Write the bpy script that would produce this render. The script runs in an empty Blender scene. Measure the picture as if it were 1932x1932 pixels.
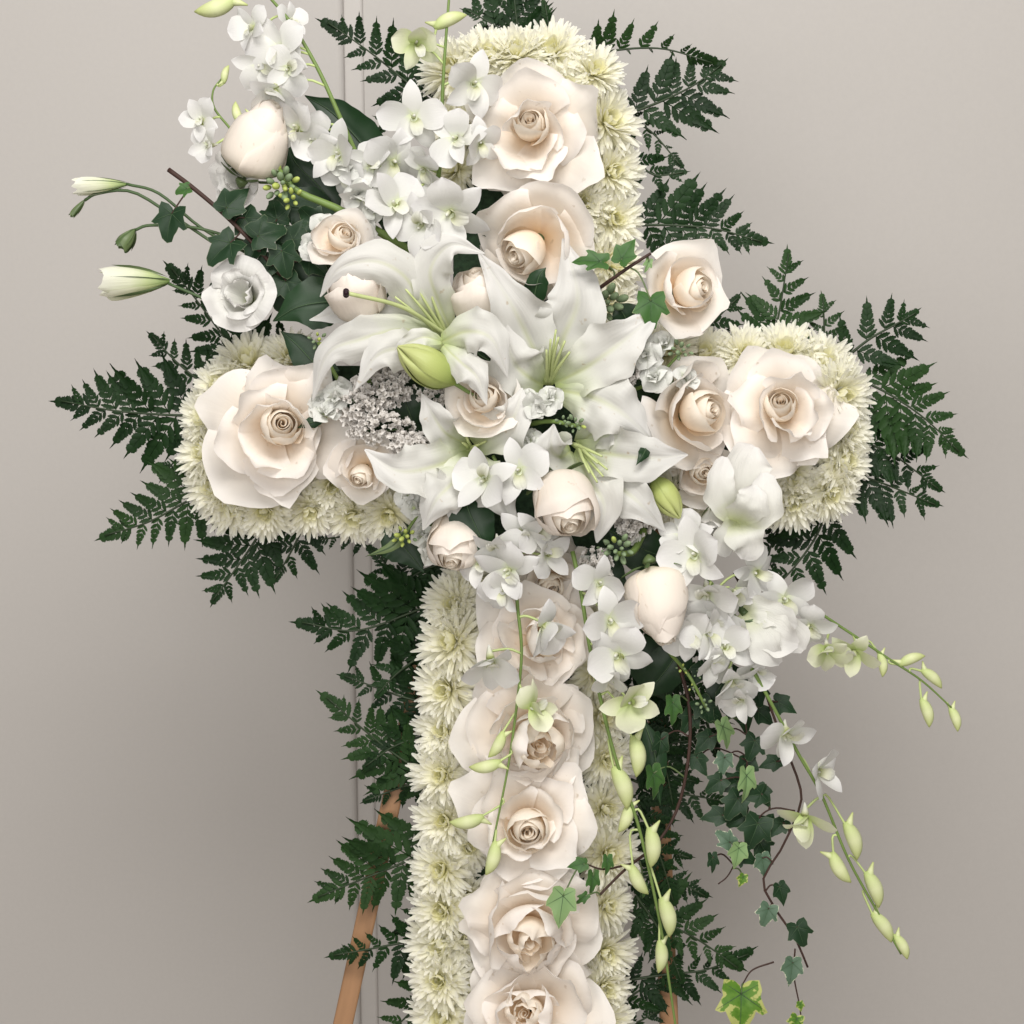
import bpy, math, random
import numpy as np
from mathutils import Vector, Matrix

SC = bpy.context.scene
COL = SC.collection
RNG = random.Random(11)
NP = np.random.RandomState(11)
rad = math.radians

# ------------------------------------------------------------------ camera, light
# The cross leans back on its easel by PITCH; the camera looks down at it by the same angle.
S = 1.0 / 1932.0          # metres per photo unit at the plane of the cross
D = 1.75                  # camera distance from that plane
PITCH = rad(11)
OZ = 1.25                 # height of the middle of the picture
cp, sp = math.cos(PITCH), math.sin(PITCH)
# frame of the cross: x right, y up along the cross, z out of the cross
VM = Matrix(((1, 0, 0, 0), (0, sp, -cp, 0), (0, cp, sp, OZ), (0, 0, 0, 1)))

cam = bpy.data.cameras.new('camera')
cam.sensor_width = 36
cam.lens = 36 * D
cam.clip_end = 50
cam_o = bpy.data.objects.new('camera', cam)
COL.objects.link(cam_o)
cam_o.matrix_world = VM @ Matrix.Translation((0, 0, D))
SC.camera = cam_o

world = bpy.data.worlds.new('World')
SC.world = world
world.use_nodes = True
bg = world.node_tree.nodes['Background']
bg.inputs[0].default_value = (1.0, 0.975, 0.95, 1)
bg.inputs[1].default_value = 0.26


def area(name, loc, target, sx, sy, power, col):
    l = bpy.data.lights.new(name, 'AREA')
    l.shape = 'RECTANGLE'
    l.size, l.size_y, l.energy, l.color = sx, sy, power, col
    o = bpy.data.objects.new(name, l)
    COL.objects.link(o)
    o.location = loc
    o.rotation_euler = (Vector(target) - Vector(loc)).to_track_quat('-Z', 'Y').to_euler()
    return o


area('ceiling_lamp', (0.15, -1.45, 3.0), (0.0, 0.05, 1.2), 1.3, 0.8, 56, (1.0, 0.972, 0.935))
area('front_lamp', (-0.5, -3.2, 1.9), (0.0, 0.0, 0.9), 2.0, 1.4, 56, (1.0, 0.975, 0.95))

SC.view_settings.view_transform = 'Standard'
SC.view_settings.look = 'None'
SC.view_settings.exposure = -0.1
SC.view_settings.gamma = 1.0
SC.render.engine = 'CYCLES'
SC.cycles.max_bounces = 8
SC.cycles.diffuse_bounces = 4
SC.cycles.transmission_bounces = 4


# ------------------------------------------------------------------ helpers
def Pv(x, y, d=0.0):
    """photo units plus height above the cross -> point in the frame of the cross"""
    k = (D - d * S) / D
    return Vector(((x - 966) * S * k, (966 - y) * S * k, d * S))


def K(d):
    return S * (D - d * S) / D


def link(name, data, parent=None, M=None):
    o = bpy.data.objects.new(name, data)
    COL.objects.link(o)
    if parent is not None:
        o.parent = parent
    if M is not None:
        o.matrix_basis = M
    return o


def tag(o, label=None, cat=None, group=None, kind=None):
    if label: o['label'] = label
    if cat: o['category'] = cat
    if group: o['group'] = group
    if kind: o['kind'] = kind
    return o


def thing(name, label, cat, M, group=None):
    o = bpy.data.objects.new(name, None)
    o.empty_display_size = 0.01
    COL.objects.link(o)
    o.matrix_basis = VM @ M
    return tag(o, label, cat, group)


def facing(f, roll=0.0):
    z = Vector(f).normalized()
    up = Vector((0, 1, 0))
    if abs(z.dot(up)) > 0.97:
        up = Vector((0, 0, -1)) if z.y > 0 else Vector((0, 0, 1))
    x = up.cross(z).normalized()
    y = z.cross(x)
    M = Matrix((x, y, z)).transposed().to_4x4()
    return M @ Matrix.Rotation(rad(roll), 4, 'Z')


def cat(vals, t):
    """smooth interpolation of equally spaced values (rows) at parameters t in 0..1"""
    a = np.asarray(vals, float)
    one = a.ndim == 1
    if one: a = a[:, None]
    n = len(a)
    p = np.vstack([2 * a[0] - a[1], a, 2 * a[-1] - a[-2]])
    x = np.clip(np.asarray(t, float), 0, 1) * (n - 1)
    i = np.minimum(x.astype(int), n - 2)
    f = (x - i)[..., None]
    p0, p1, p2, p3 = p[i], p[i + 1], p[i + 2], p[i + 3]
    r = 0.5 * (2 * p1 + (p2 - p0) * f + (2 * p0 - 5 * p1 + 4 * p2 - p3) * f ** 2
               + (3 * p1 - p0 - 3 * p2 + p3) * f ** 3)
    return r[..., 0] if one else r


class MB:
    def __init__(s):
        s.v, s.f, s.u, s.w, s.m = [], [], [], [], []

    def add(s, v, f, u=None, w=None, m=0):
        b = len(s.v)
        s.v.extend([tuple(q) for q in v])
        s.f.extend([tuple(i + b for i in q) for q in f])
        s.m.extend([m] * len(f))
        s.u.extend(list(u) if u is not None else [0.0] * len(v))
        s.w.extend(list(w) if w is not None else [0.0] * len(v))

    def grid(s, P, pu=None, pv=None, m=0):
        nv, nu = P.shape[:2]
        f = [(j * nu + i, j * nu + i + 1, (j + 1) * nu + i + 1, (j + 1) * nu + i)
             for j in range(nv - 1) for i in range(nu - 1)]
        if pu is None: pu = np.tile(np.linspace(-1, 1, nu), (nv, 1))
        if pv is None: pv = np.tile(np.linspace(0, 1, nv)[:, None], (1, nu))
        s.add(P.reshape(-1, 3).tolist(), f, pu.reshape(-1).tolist(), pv.reshape(-1).tolist(), m)

    def tube(s, pts, rr, n=6, m=0, cap=True):
        pts = np.asarray(pts, float)
        k = len(pts)
        rr = np.broadcast_to(np.asarray(rr, float), (k,))
        T = np.gradient(pts, axis=0)
        T /= np.linalg.norm(T, axis=1)[:, None] + 1e-12
        a = np.array((0.3, 0.2, 1.0))
        if abs(T[0] @ a) > 0.9 * np.linalg.norm(a): a = np.array((1.0, 0.1, 0.0))
        rows = []
        for i in range(k):
            b = np.cross(T[i], a); b /= np.linalg.norm(b)
            c = np.cross(b, T[i]); a = c
            th = np.linspace(0, 2 * np.pi, n, endpoint=False)
            rows.append(pts[i] + rr[i] * (np.outer(np.cos(th), b) + np.outer(np.sin(th), c)))
        V = np.vstack(rows)
        f = [(j * n + i, j * n + (i + 1) % n, (j + 1) * n + (i + 1) % n, (j + 1) * n + i)
             for j in range(k - 1) for i in range(n)]
        if cap:
            f.append(tuple(range(n - 1, -1, -1)))
            f.append(tuple((k - 1) * n + i for i in range(n)))
        w = np.repeat(np.linspace(0, 1, k), n)
        s.add(V.tolist(), f, [0.0] * len(V), w.tolist(), m)

    def mesh(s, name, *mats, smooth=True):
        me = bpy.data.meshes.new(name)
        me.from_pydata(s.v, [], s.f)
        for m in mats: me.materials.append(m)
        if len(mats) > 1: me.polygons.foreach_set('material_index', s.m)
        if smooth: me.polygons.foreach_set('use_smooth', [True] * len(me.polygons))
        me.attributes.new('pu', 'FLOAT', 'POINT').data.foreach_set('value', s.u)
        me.attributes.new('pv', 'FLOAT', 'POINT').data.foreach_set('value', s.w)
        me.update()
        return me


def smooth_pts(ctrl, n):
    return cat([tuple(Pv(*c)) for c in ctrl], np.linspace(0, 1, n))


# ------------------------------------------------------------------ materials
def nodes_of(name):
    m = bpy.data.materials.new(name)
    m.use_nodes = True
    nt = m.node_tree
    return m, nt, nt.nodes['Principled BSDF'], nt.nodes['Material Output']


def ramp(nt, stops):
    r = nt.nodes.new('ShaderNodeValToRGB')
    e = r.color_ramp.elements
    while len(e) < len(stops): e.new(0.5)
    for q, (p, c) in zip(e, stops):
        q.position = p
        q.color = (*c, 1)
    return r


def attr(nt, n):
    a = nt.nodes.new('ShaderNodeAttribute')
    a.attribute_name = n
    return a.outputs['Fac']


def math_node(nt, op, a, b):
    n = nt.nodes.new('ShaderNodeMath')
    n.operation = op
    for i, q in enumerate((a, b)):
        if isinstance(q, (int, float)): n.inputs[i].default_value = q
        else: nt.links.new(q, n.inputs[i])
    return n.outputs[0]


def petal_mat(name, stops, rough=0.55, trans=0.28, vein=0.25, vein_n=26, mottle=0.05, spec=0.3, rib=None, blem=0.0):
    """petal: colour along its own length (base to tip), fine lengthwise veins as relief, some light through"""
    m, nt, bs, out = nodes_of(name)
    L = nt.links
    r = ramp(nt, stops)
    tc = nt.nodes.new('ShaderNodeTexCoord')
    no = nt.nodes.new('ShaderNodeTexNoise')
    no.inputs['Scale'].default_value = 45
    no.inputs['Detail'].default_value = 4
    L.new(tc.outputs['Object'], no.inputs['Vector'])
    pv = math_node(nt, 'ADD', attr(nt, 'pv'), math_node(nt, 'MULTIPLY', math_node(nt, 'SUBTRACT', no.outputs['Fac'], 0.5), 0.18))
    L.new(pv, r.inputs[0])
    hs = nt.nodes.new('ShaderNodeHueSaturation')
    oi = nt.nodes.new('ShaderNodeObjectInfo')
    val = math_node(nt, 'ADD', math_node(nt, 'MULTIPLY', oi.outputs['Random'], mottle * 1.6), 1.0 - mottle)
    L.new(val, hs.inputs['Value'])
    colr = r.outputs[0]
    if rib:                                  # greenish midrib, strongest near the base
        a = math_node(nt, 'ABSOLUTE', attr(nt, 'pu'), 0)
        a = math_node(nt, 'MAXIMUM', math_node(nt, 'SUBTRACT', 1.0, math_node(nt, 'MULTIPLY', a, 7.0)), 0)
        a = math_node(nt, 'MULTIPLY', a, math_node(nt, 'MAXIMUM', math_node(nt, 'SUBTRACT', 0.85, attr(nt, 'pv')), 0.08))
        mx_ = nt.nodes.new('ShaderNodeMix')
        mx_.data_type = 'RGBA'
        mx_.inputs[7].default_value = (*rib, 1)
        L.new(a, mx_.inputs[0])
        L.new(colr, mx_.inputs[6])
        colr = mx_.outputs[2]
    if blem:                                 # a few small tan bruises
        nb = nt.nodes.new('ShaderNodeTexNoise')
        nb.inputs['Scale'].default_value = 110
        nb.inputs['Detail'].default_value = 2
        L.new(tc.outputs['Object'], nb.inputs['Vector'])
        b_ = math_node(nt, 'MULTIPLY', math_node(nt, 'MAXIMUM', math_node(nt, 'SUBTRACT', nb.outputs['Fac'], 0.69), 0), blem * 9)
        mb_ = nt.nodes.new('ShaderNodeMix')
        mb_.data_type = 'RGBA'
        mb_.inputs[7].default_value = (0.42, 0.30, 0.16, 1)
        L.new(b_, mb_.inputs[0])
        L.new(colr, mb_.inputs[6])
        colr = mb_.outputs[2]
    L.new(colr, hs.inputs['Color'])
    L.new(hs.outputs[0], bs.inputs['Base Color'])
    bs.inputs['Roughness'].default_value = rough
    bs.inputs['Specular IOR Level'].default_value = spec
    cx = nt.nodes.new('ShaderNodeCombineXYZ')
    L.new(math_node(nt, 'MULTIPLY', attr(nt, 'pu'), vein_n), cx.inputs[0])
    L.new(math_node(nt, 'MULTIPLY', attr(nt, 'pv'), 2.2), cx.inputs[1])
    n2 = nt.nodes.new('ShaderNodeTexNoise')
    n2.inputs['Scale'].default_value = 1.0
    n2.inputs['Detail'].default_value = 3
    L.new(cx.outputs[0], n2.inputs['Vector'])
    bp = nt.nodes.new('ShaderNodeBump')
    bp.inputs['Strength'].default_value = vein
    bp.inputs['Distance'].default_value = 0.002
    L.new(n2.outputs['Fac'], bp.inputs['Height'])
    L.new(bp.outputs[0], bs.inputs['Normal'])
    if trans > 0:
        tr = nt.nodes.new('ShaderNodeBsdfTranslucent')
        L.new(hs.outputs[0], tr.inputs['Color'])
        L.new(bp.outputs[0], tr.inputs['Normal'])
        mx = nt.nodes.new('ShaderNodeMixShader')
        mx.inputs[0].default_value = trans
        L.new(bs.outputs[0], mx.inputs[1])
        L.new(tr.outputs[0], mx.inputs[2])
        L.new(mx.outputs[0], out.inputs['Surface'])
    return m


def leaf_mat(name, c1, c2, rough=0.45, spec=0.4, trans=0.06, scale=7, bump=0.2):
    m, nt, bs, out = nodes_of(name)
    L = nt.links
    tc = nt.nodes.new('ShaderNodeTexCoord')
    no = nt.nodes.new('ShaderNodeTexNoise')
    no.inputs['Scale'].default_value = scale
    no.inputs['Detail'].default_value = 5
    L.new(tc.outputs['Object'], no.inputs['Vector'])
    oi = nt.nodes.new('ShaderNodeObjectInfo')
    f = math_node(nt, 'ADD', math_node(nt, 'MULTIPLY', no.outputs['Fac'], 0.7), math_node(nt, 'MULTIPLY', oi.outputs['Random'], 0.45))
    r = ramp(nt, [(0.2, c1), (0.85, c2)])
    L.new(f, r.inputs[0])
    L.new(r.outputs[0], bs.inputs['Base Color'])
    bs.inputs['Roughness'].default_value = rough
    bs.inputs['Specular IOR Level'].default_value = spec
    bp = nt.nodes.new('ShaderNodeBump')
    bp.inputs['Strength'].default_value = bump
    bp.inputs['Distance'].default_value = 0.001
    L.new(no.outputs['Fac'], bp.inputs['Height'])
    L.new(bp.outputs[0], bs.inputs['Normal'])
    if trans > 0:
        tr = nt.nodes.new('ShaderNodeBsdfTranslucent')
        L.new(r.outputs[0], tr.inputs['Color'])
        mx = nt.nodes.new('ShaderNodeMixShader')
        mx.inputs[0].default_value = trans
        L.new(bs.outputs[0], mx.inputs[1])
        L.new(tr.outputs[0], mx.inputs[2])
        L.new(mx.outputs[0], out.inputs['Surface'])
    return m


def edged_leaf_mat(name, mid1, mid2, edge, start, wob=0.25):
    """variegated leaf: pu holds the distance from the leaf's middle (1 = margin)"""
    m, nt, bs, out = nodes_of(name)
    L = nt.links
    tc = nt.nodes.new('ShaderNodeTexCoord')
    no = nt.nodes.new('ShaderNodeTexNoise')
    no.inputs['Scale'].default_value = 4.5
    no.inputs['Detail'].default_value = 4
    L.new(tc.outputs['Object'], no.inputs['Vector'])
    f = math_node(nt, 'ADD', attr(nt, 'pu'), math_node(nt, 'MULTIPLY', math_node(nt, 'SUBTRACT', no.outputs['Fac'], 0.5), wob))
    r = ramp(nt, [(0.0, mid1), (max(start - 0.12, 0.05), mid2), (start, mid2), (min(start + 0.10, 1), edge)])
    L.new(f, r.inputs[0])
    L.new(r.outputs[0], bs.inputs['Base Color'])
    bs.inputs['Roughness'].default_value = 0.48
    bs.inputs['Specular IOR Level'].default_value = 0.22
    bp = nt.nodes.new('ShaderNodeBump')
    bp.inputs['Strength'].default_value = 0.25
    bp.inputs['Distance'].default_value = 0.001
    L.new(no.outputs['Fac'], bp.inputs['Height'])
    L.new(bp.outputs[0], bs.inputs['Normal'])
    return m


def plain(name, c, rough=0.6, spec=0.3, scale=30, var=0.12, bump=0.15, stretch=None):
    m, nt, bs, out = nodes_of(name)
    L = nt.links
    tc = nt.nodes.new('ShaderNodeTexCoord')
    no = nt.nodes.new('ShaderNodeTexNoise')
    no.inputs['Scale'].default_value = scale
    no.inputs['Detail'].default_value = 5
    if stretch:
        mp = nt.nodes.new('ShaderNodeMapping')
        mp.inputs['Scale'].default_value = stretch
        L.new(tc.outputs['Object'], mp.inputs[0])
        L.new(mp.outputs[0], no.inputs['Vector'])
    else:
        L.new(tc.outputs['Object'], no.inputs['Vector'])
    lo = tuple(max(0, q * (1 - var)) for q in c)
    hi = tuple(min(1, q * (1 + var)) for q in c)
    r = ramp(nt, [(0.3, lo), (0.7, hi)])
    L.new(no.outputs['Fac'], r.inputs[0])
    L.new(r.outputs[0], bs.inputs['Base Color'])
    bs.inputs['Roughness'].default_value = rough
    bs.inputs['Specular IOR Level'].default_value = spec
    bp = nt.nodes.new('ShaderNodeBump')
    bp.inputs['Strength'].default_value = bump
    bp.inputs['Distance'].default_value = 0.001
    L.new(no.outputs['Fac'], bp.inputs['Height'])
    L.new(bp.outputs[0], bs.inputs['Normal'])
    return m


M = {}
M['rose'] = petal_mat('rose_petal', [(0.0, (0.91, 0.70, 0.45)), (0.35, (0.95, 0.86, 0.75)), (1.0, (0.95, 0.915, 0.88))], vein=0.10, vein_n=16, trans=0.40, blem=.45)
M['rose_in'] = petal_mat('rose_inner_petal', [(0.0, (0.93, 0.72, 0.48)), (0.5, (0.94, 0.81, 0.65)), (1.0, (0.94, 0.875, 0.78))], vein=0.08, vein_n=18, trans=0.34)
M['rose_bud'] = petal_mat('rose_bud_petal', [(0.0, (0.86, 0.80, 0.60)), (0.4, (0.92, 0.845, 0.745)), (1.0, (0.92, 0.85, 0.78))], vein=0.12, vein_n=16, trans=0.30, blem=.5)
M['mum'] = petal_mat('chrysanthemum_petal', [(0.0, (0.94, 0.91, 0.58)), (0.45, (0.965, 0.945, 0.77)), (1.0, (0.97, 0.96, 0.89))], vein=0.12, vein_n=5, trans=0.55)
M['mum_in'] = petal_mat('chrysanthemum_inner_petal', [(0.0, (0.82, 0.81, 0.30)), (0.5, (0.95, 0.925, 0.62)), (1.0, (0.96, 0.945, 0.79))], vein=0.12, vein_n=5, trans=0.55)
M['mum_disc'] = plain('chrysanthemum_disc', (0.30, 0.32, 0.07), scale=300, var=0.4, bump=0.6)
M['lily'] = petal_mat('lily_tepal', [(0.0, (0.44, 0.52, 0.22)), (0.16, (0.66, 0.70, 0.52)), (0.38, (0.67, 0.665, 0.62)), (1.0, (0.70, 0.69, 0.67))], vein=0.20, vein_n=11, trans=0.25, rib=(0.56, 0.60, 0.30), blem=.7)
M['orchid'] = petal_mat('orchid_petal', [(0.0, (0.72, 0.78, 0.52)), (0.25, (0.74, 0.74, 0.70)), (1.0, (0.755, 0.745, 0.74))], vein=0.15, vein_n=12, trans=0.28)
M['orchid_g'] = petal_mat('greenish_orchid_petal', [(0.0, (0.50, 0.62, 0.20)), (0.5, (0.72, 0.76, 0.50)), (1.0, (0.82, 0.83, 0.66))], vein=0.15, vein_n=12, trans=0.28)
M['lip'] = petal_mat('orchid_lip', [(0.0, (0.38, 0.42, 0.16)), (0.4, (0.68, 0.69, 0.50)), (1.0, (0.76, 0.76, 0.71))], vein=0.2, vein_n=14)
M['lisi'] = petal_mat('lisianthus_petal', [(0.0, (0.66, 0.70, 0.42)), (0.3, (0.74, 0.74, 0.68)), (1.0, (0.765, 0.75, 0.73))], vein=0.3, vein_n=18)
M['lisibud'] = petal_mat('lisianthus_bud_petal', [(0.0, (0.20, 0.32, 0.08)), (0.35, (0.58, 0.66, 0.34)), (0.6, (0.80, 0.82, 0.62)), (1.0, (0.85, 0.85, 0.74))], vein=0.25, vein_n=10)
M['stock'] = petal_mat('stock_petal', [(0.0, (0.66, 0.72, 0.45)), (0.4, (0.74, 0.75, 0.70)), (1.0, (0.78, 0.78, 0.75))], vein=0.25, vein_n=9)
M['stat'] = petal_mat('statice_blossom', [(0.0, (0.28, 0.24, 0.19)), (0.5, (0.55, 0.52, 0.485)), (1.0, (0.72, 0.69, 0.655))], vein=0.3, vein_n=6, trans=0.15)
M['bud'] = petal_mat('orchid_bud', [(0.0, (0.48, 0.57, 0.22)), (0.5, (0.66, 0.70, 0.40)), (1.0, (0.48, 0.54, 0.20))], vein=0.2, vein_n=5, trans=0.1)
M['lilybud'] = petal_mat('lily_bud', [(0.0, (0.22, 0.30, 0.06)), (0.5, (0.40, 0.45, 0.15)), (1.0, (0.47, 0.50, 0.22))], vein=0.25, vein_n=14, trans=0.05, rough=0.4)
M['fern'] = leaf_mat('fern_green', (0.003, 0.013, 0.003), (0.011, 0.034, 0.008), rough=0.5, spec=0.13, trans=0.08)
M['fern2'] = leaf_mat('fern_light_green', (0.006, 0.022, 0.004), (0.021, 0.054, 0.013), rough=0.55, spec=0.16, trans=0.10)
M['rachis'] = plain('fern_stalk', (0.022, 0.038, 0.015), rough=0.5)
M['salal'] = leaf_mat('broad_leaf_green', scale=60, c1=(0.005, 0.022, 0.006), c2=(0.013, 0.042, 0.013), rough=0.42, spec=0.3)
M['vein'] = plain('leaf_vein', (0.055, 0.10, 0.045), rough=0.5)
M['ivy'] = edged_leaf_mat('ivy_dark', (0.007, 0.024, 0.008), (0.013, 0.036, 0.014), (0.14, 0.17, 0.10), 0.97, 0.1)
M['ivy_mid'] = edged_leaf_mat('ivy_mid_green', (0.030, 0.085, 0.018), (0.048, 0.115, 0.028), (0.34, 0.38, 0.20), 0.985, 0.08)
M['ivy_grey'] = edged_leaf_mat('ivy_grey_green', (0.055, 0.10, 0.06), (0.085, 0.14, 0.09), (0.50, 0.52, 0.38), 0.96, 0.5)
M['ivy_var'] = edged_leaf_mat('ivy_variegated', (0.045, 0.125, 0.010), (0.09, 0.19, 0.02), (0.36, 0.38, 0.12), 0.80, 2.2)
M['ivy_light'] = edged_leaf_mat('ivy_light', (0.15, 0.25, 0.10), (0.19, 0.29, 0.12), (0.42, 0.46, 0.24), 0.98, 0.15)
M['twig'] = plain('ivy_twig', (0.045, 0.022, 0.016), rough=0.6, scale=80, bump=0.4)
M['stem'] = plain('green_stem', (0.14, 0.21, 0.055), rough=0.45)
M['pedicel'] = plain('pale_green_stalk', (0.44, 0.52, 0.22), rough=0.45)
M['stem_dk'] = plain('dark_green_stem', (0.055, 0.095, 0.035), rough=0.5)
M['filament'] = plain('lily_filament', (0.47, 0.53, 0.24), rough=0.45)
M['stigma'] = plain('lily_stigma', (0.018, 0.006, 0.010), rough=0.4)
M['sepal'] = leaf_mat('sepal_green', (0.055, 0.095, 0.032), (0.12, 0.165, 0.062), trans=0.05)
M['bluebud'] = plain('stock_bud', (0.20, 0.27, 0.15), rough=0.6, scale=120)
M['yelbud'] = plain('yellow_green_bud', (0.40, 0.47, 0.12), rough=0.55, scale=120)
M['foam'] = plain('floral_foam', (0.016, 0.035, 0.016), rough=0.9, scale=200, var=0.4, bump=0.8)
M['wood'] = plain('easel_wood', (0.27, 0.148, 0.074), rough=0.5, scale=9, var=0.25, stretch=(6, 6, 0.7), bump=0.1)
M['wall'] = plain('wall_paint', (0.50, 0.477, 0.452), rough=0.75, scale=180, var=0.012, bump=0.05)
M['trim'] = plain('trim_paint', (0.52, 0.496, 0.47), rough=0.55, scale=60, var=0.012, bump=0.03)
M['floor'] = plain('floor_covering', (0.52, 0.47, 0.42), rough=0.6, scale=20)


# ------------------------------------------------------------------ setting
def box(mb, x0, x1, y0, y1, z0, z1):
    v = [(x, y, z) for x in (x0, x1) for y in (y0, y1) for z in (z0, z1)]
    mb.add(v, [(0, 1, 3, 2), (4, 6, 7, 5), (0, 4, 5, 1), (2, 3, 7, 6), (0, 2, 6, 4), (1, 5, 7, 3)])


def struct(name, mb, m, bevel=0.0):
    o = link(name, mb.mesh(name, m, smooth=False))
    if bevel:
        b = o.modifiers.new('bevel', 'BEVEL')
        b.width, b.segments = bevel, 5
    o['kind'] = 'structure'
    return o


WY = 0.62                                   # the wall stands this far behind the cross
f_ = 1 + WY / D                             # the corner line at photo x = 664
XC = (664 - 966) * S * f_
mb = MB(); box(mb, -3.2, XC, WY - 0.020, WY + 0.12, 0, 3.0)
struct('wall_left', mb, M['wall'], 0.009)
mb = MB(); box(mb, XC - 0.02, 3.2, WY, WY + 0.12, 0, 3.0)
struct('wall_right', mb, M['wall'])
mb = MB(); box(mb, XC - 0.004, XC + 0.024, WY - 0.006, WY + 0.02, 0, 3.0)
struct('wall_corner_trim', mb, M['trim'], 0.005)
mb = MB(); box(mb, -3.2, 3.2, -4.0, WY + 0.3, -0.05, 0.0)
struct('floor', mb, M['floor'])

# ------------------------------------------------------------------ easel
def to_world(x, y, d):
    return VM @ Pv(x, y, d)


root = bpy.data.objects.new('wooden_easel', None)
COL.objects.link(root)
root.location = (0, 0.1, 0)
tag(root, 'brown wooden easel holding up the flower cross', 'easel')


def plank(name, a, b, wx, wy, mat, parent):
    a, b = Vector(a), Vector(b)
    T = (b - a).normalized()
    X = Vector((0, 1, 0)).cross(T).normalized()
    if X.length < .5: X = Vector((1, 0, 0))
    Y = T.cross(X).normalized()
    L = (b - a).length
    m_ = MB(); box(m_, -wx / 2, wx / 2, -wy / 2, wy / 2, 0, L)
    R = Matrix((X, Y, T)).transposed().to_4x4()
    o = link(name, m_.mesh(name, mat, smooth=False), parent)
    o.matrix_basis = Matrix.Translation(a - Vector(root.location)) @ R
    bv = o.modifiers.new('bevel', 'BEVEL'); bv.width, bv.segments = 0.002, 2
    return o


def leg_line(top, bot):
    """through two seen points and on down to the floor"""
    a, b = to_world(*top), to_world(*bot)
    t = (0.0 - a.z) / (b.z - a.z)
    return a + (b - a) * t, a


fl, tl = leg_line((915, 700, -75), (647, 1932, -75))
fr, tr_ = leg_line((1215, 700, -75), (1262, 1932, -75))
plank('leg', fl, tl, 0.0195, 0.018, M['wood'], root)
plank('leg', fr, tr_, 0.0180, 0.018, M['wood'], root)
top_m = (tl + tr_) / 2
plank('rear_leg', (top_m.x, 0.56, 0.0), top_m + Vector((0, 0.03, 0)), 0.024, 0.018, M['wood'], root)
plank('crossbar', tl + Vector((-0.03, 0.02, 0)), tr_ + Vector((0.03, 0.02, 0)), 0.03, 0.016, M['wood'], root)

# ------------------------------------------------------------------ foam base of the cross
mb = MB()
outline = [(855, 125), (1160, 125), (1160, 690), (1590, 690), (1590, 940), (1160, 940), (1140, 2080),
           (850, 2080), (850, 960), (395, 960), (395, 690), (855, 690)]
o0 = Pv(966, 800, -40)
n = len(outline)
v = [tuple(Pv(x, y, 12) - o0) for x, y in outline] + [tuple(Pv(x, y, -60) - o0) for x, y in outline]
f = [tuple(range(n - 1, -1, -1)), tuple(range(n, 2 * n))] + [(i, (i + 1) % n, n + (i + 1) % n, n + i) for i in range(n)]
mb.add(v, f)
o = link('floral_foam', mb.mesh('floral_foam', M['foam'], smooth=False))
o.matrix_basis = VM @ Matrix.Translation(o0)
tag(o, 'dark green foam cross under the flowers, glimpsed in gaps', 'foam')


# ------------------------------------------------------------------ roses
def rose_petal(rs, zs, th0, phi, R, rng, roll=0.0, cusp=0.0, wave=0.0, spiral=0.0, rnd=0.22, lip=0.0, nu=15, nv=13, ruff=0.0):
    u = np.linspace(-1, 1, nu)[None, :]
    v = np.linspace(0, 1, nv)[:, None] ** 0.85
    vv = v * (1 - rnd * np.abs(u) ** 2.6) + 0 * u
    U = u + 0 * v
    r = cat(rs, vv)
    z = cat(zs, vv)
    # outward normal of the profile, for rolling the margin back
    e = 0.02
    dr = cat(rs, np.clip(vv + e, 0, 1)) - cat(rs, np.clip(vv - e, 0, 1))
    dz = cat(zs, np.clip(vv + e, 0, 1)) - cat(zs, np.clip(vv - e, 0, 1))
    q = np.sqrt(dr * dr + dz * dz) + 1e-6
    nr, nz = dz / q, -dr / q
    sm = np.clip((vv - 0.35) / 0.65, 0, 1)
    sm = sm * sm * (3 - 2 * sm)
    a1, a2 = rng.uniform(0.4, 1.6), rng.uniform(0.4, 1.6)
    side = np.where(U > 0, a1, a2)
    off = roll * side * np.abs(U) ** 2.4 * sm + lip * np.clip((vv - 0.8) / 0.2, 0, 1) ** 2
    p1, p2, p3 = rng.uniform(0, 6.28), rng.uniform(0, 6.28), rng.uniform(0, 6.28)
    off = off + ruff * vv ** 4 * (np.sin(9 * U + p1) + .6 * np.sin(17 * U + p2))
    fu, fw = rng.uniform(-.6, .6), rng.uniform(.18, .35)
    off = off - wave * 1.3 * rng.choice((-1, 1)) * vv ** 1.5 * np.exp(-((U - fu * (1 + .3 * vv)) / fw) ** 2)
    off = off + wave * vv ** 2 * (np.sin(2.6 * U + p1) * 0.7 + np.sin(5.3 * U + 3 * vv + p2) * 0.4)
    r = r + nr * off
    z = z + nz * off
    k = cusp * np.exp(-((U - rng.uniform(-.15, .15)) / 0.2) ** 2) * v ** 6
    r = r + k * dr / q
    z = z + k * dz / q
    r = r * (1 + spiral * U)
    th = th0 + U * phi * (1 + 0.06 * np.sin(4 * vv + p3))
    P = np.stack([r * np.cos(th), r * np.sin(th), z], -1) * R
    b = MB(); b.grid(P, U, v + 0 * U)
    return b


def whorl(r0, r1, h0, h1, turns, R, zb, ph, n=64, nv=5):
    t = np.linspace(0, 1, n)[None, :]
    v = np.linspace(0, 1, nv)[:, None]
    th = ph + t * turns * 2 * np.pi + 0 * v
    r = (r0 + (r1 - r0) * t ** 0.9) * (1.1 - 0.1 * v) * (1 + 0.1 * np.sin(2.3 * th))
    r = r + 0.02 * np.clip((v - 0.8) / 0.2, 0, 1)
    top = h0 + (h1 - h0) * t + 0.02 * np.sin(3.1 * th)
    z = zb + (top - zb) * v
    P = np.stack([r * np.cos(th), r * np.sin(th), z], -1) * R
    b = MB(); b.grid(P, 2 * t - 1 + 0 * v, v * 0.8 + 0.2 + 0 * t)
    return b


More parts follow.
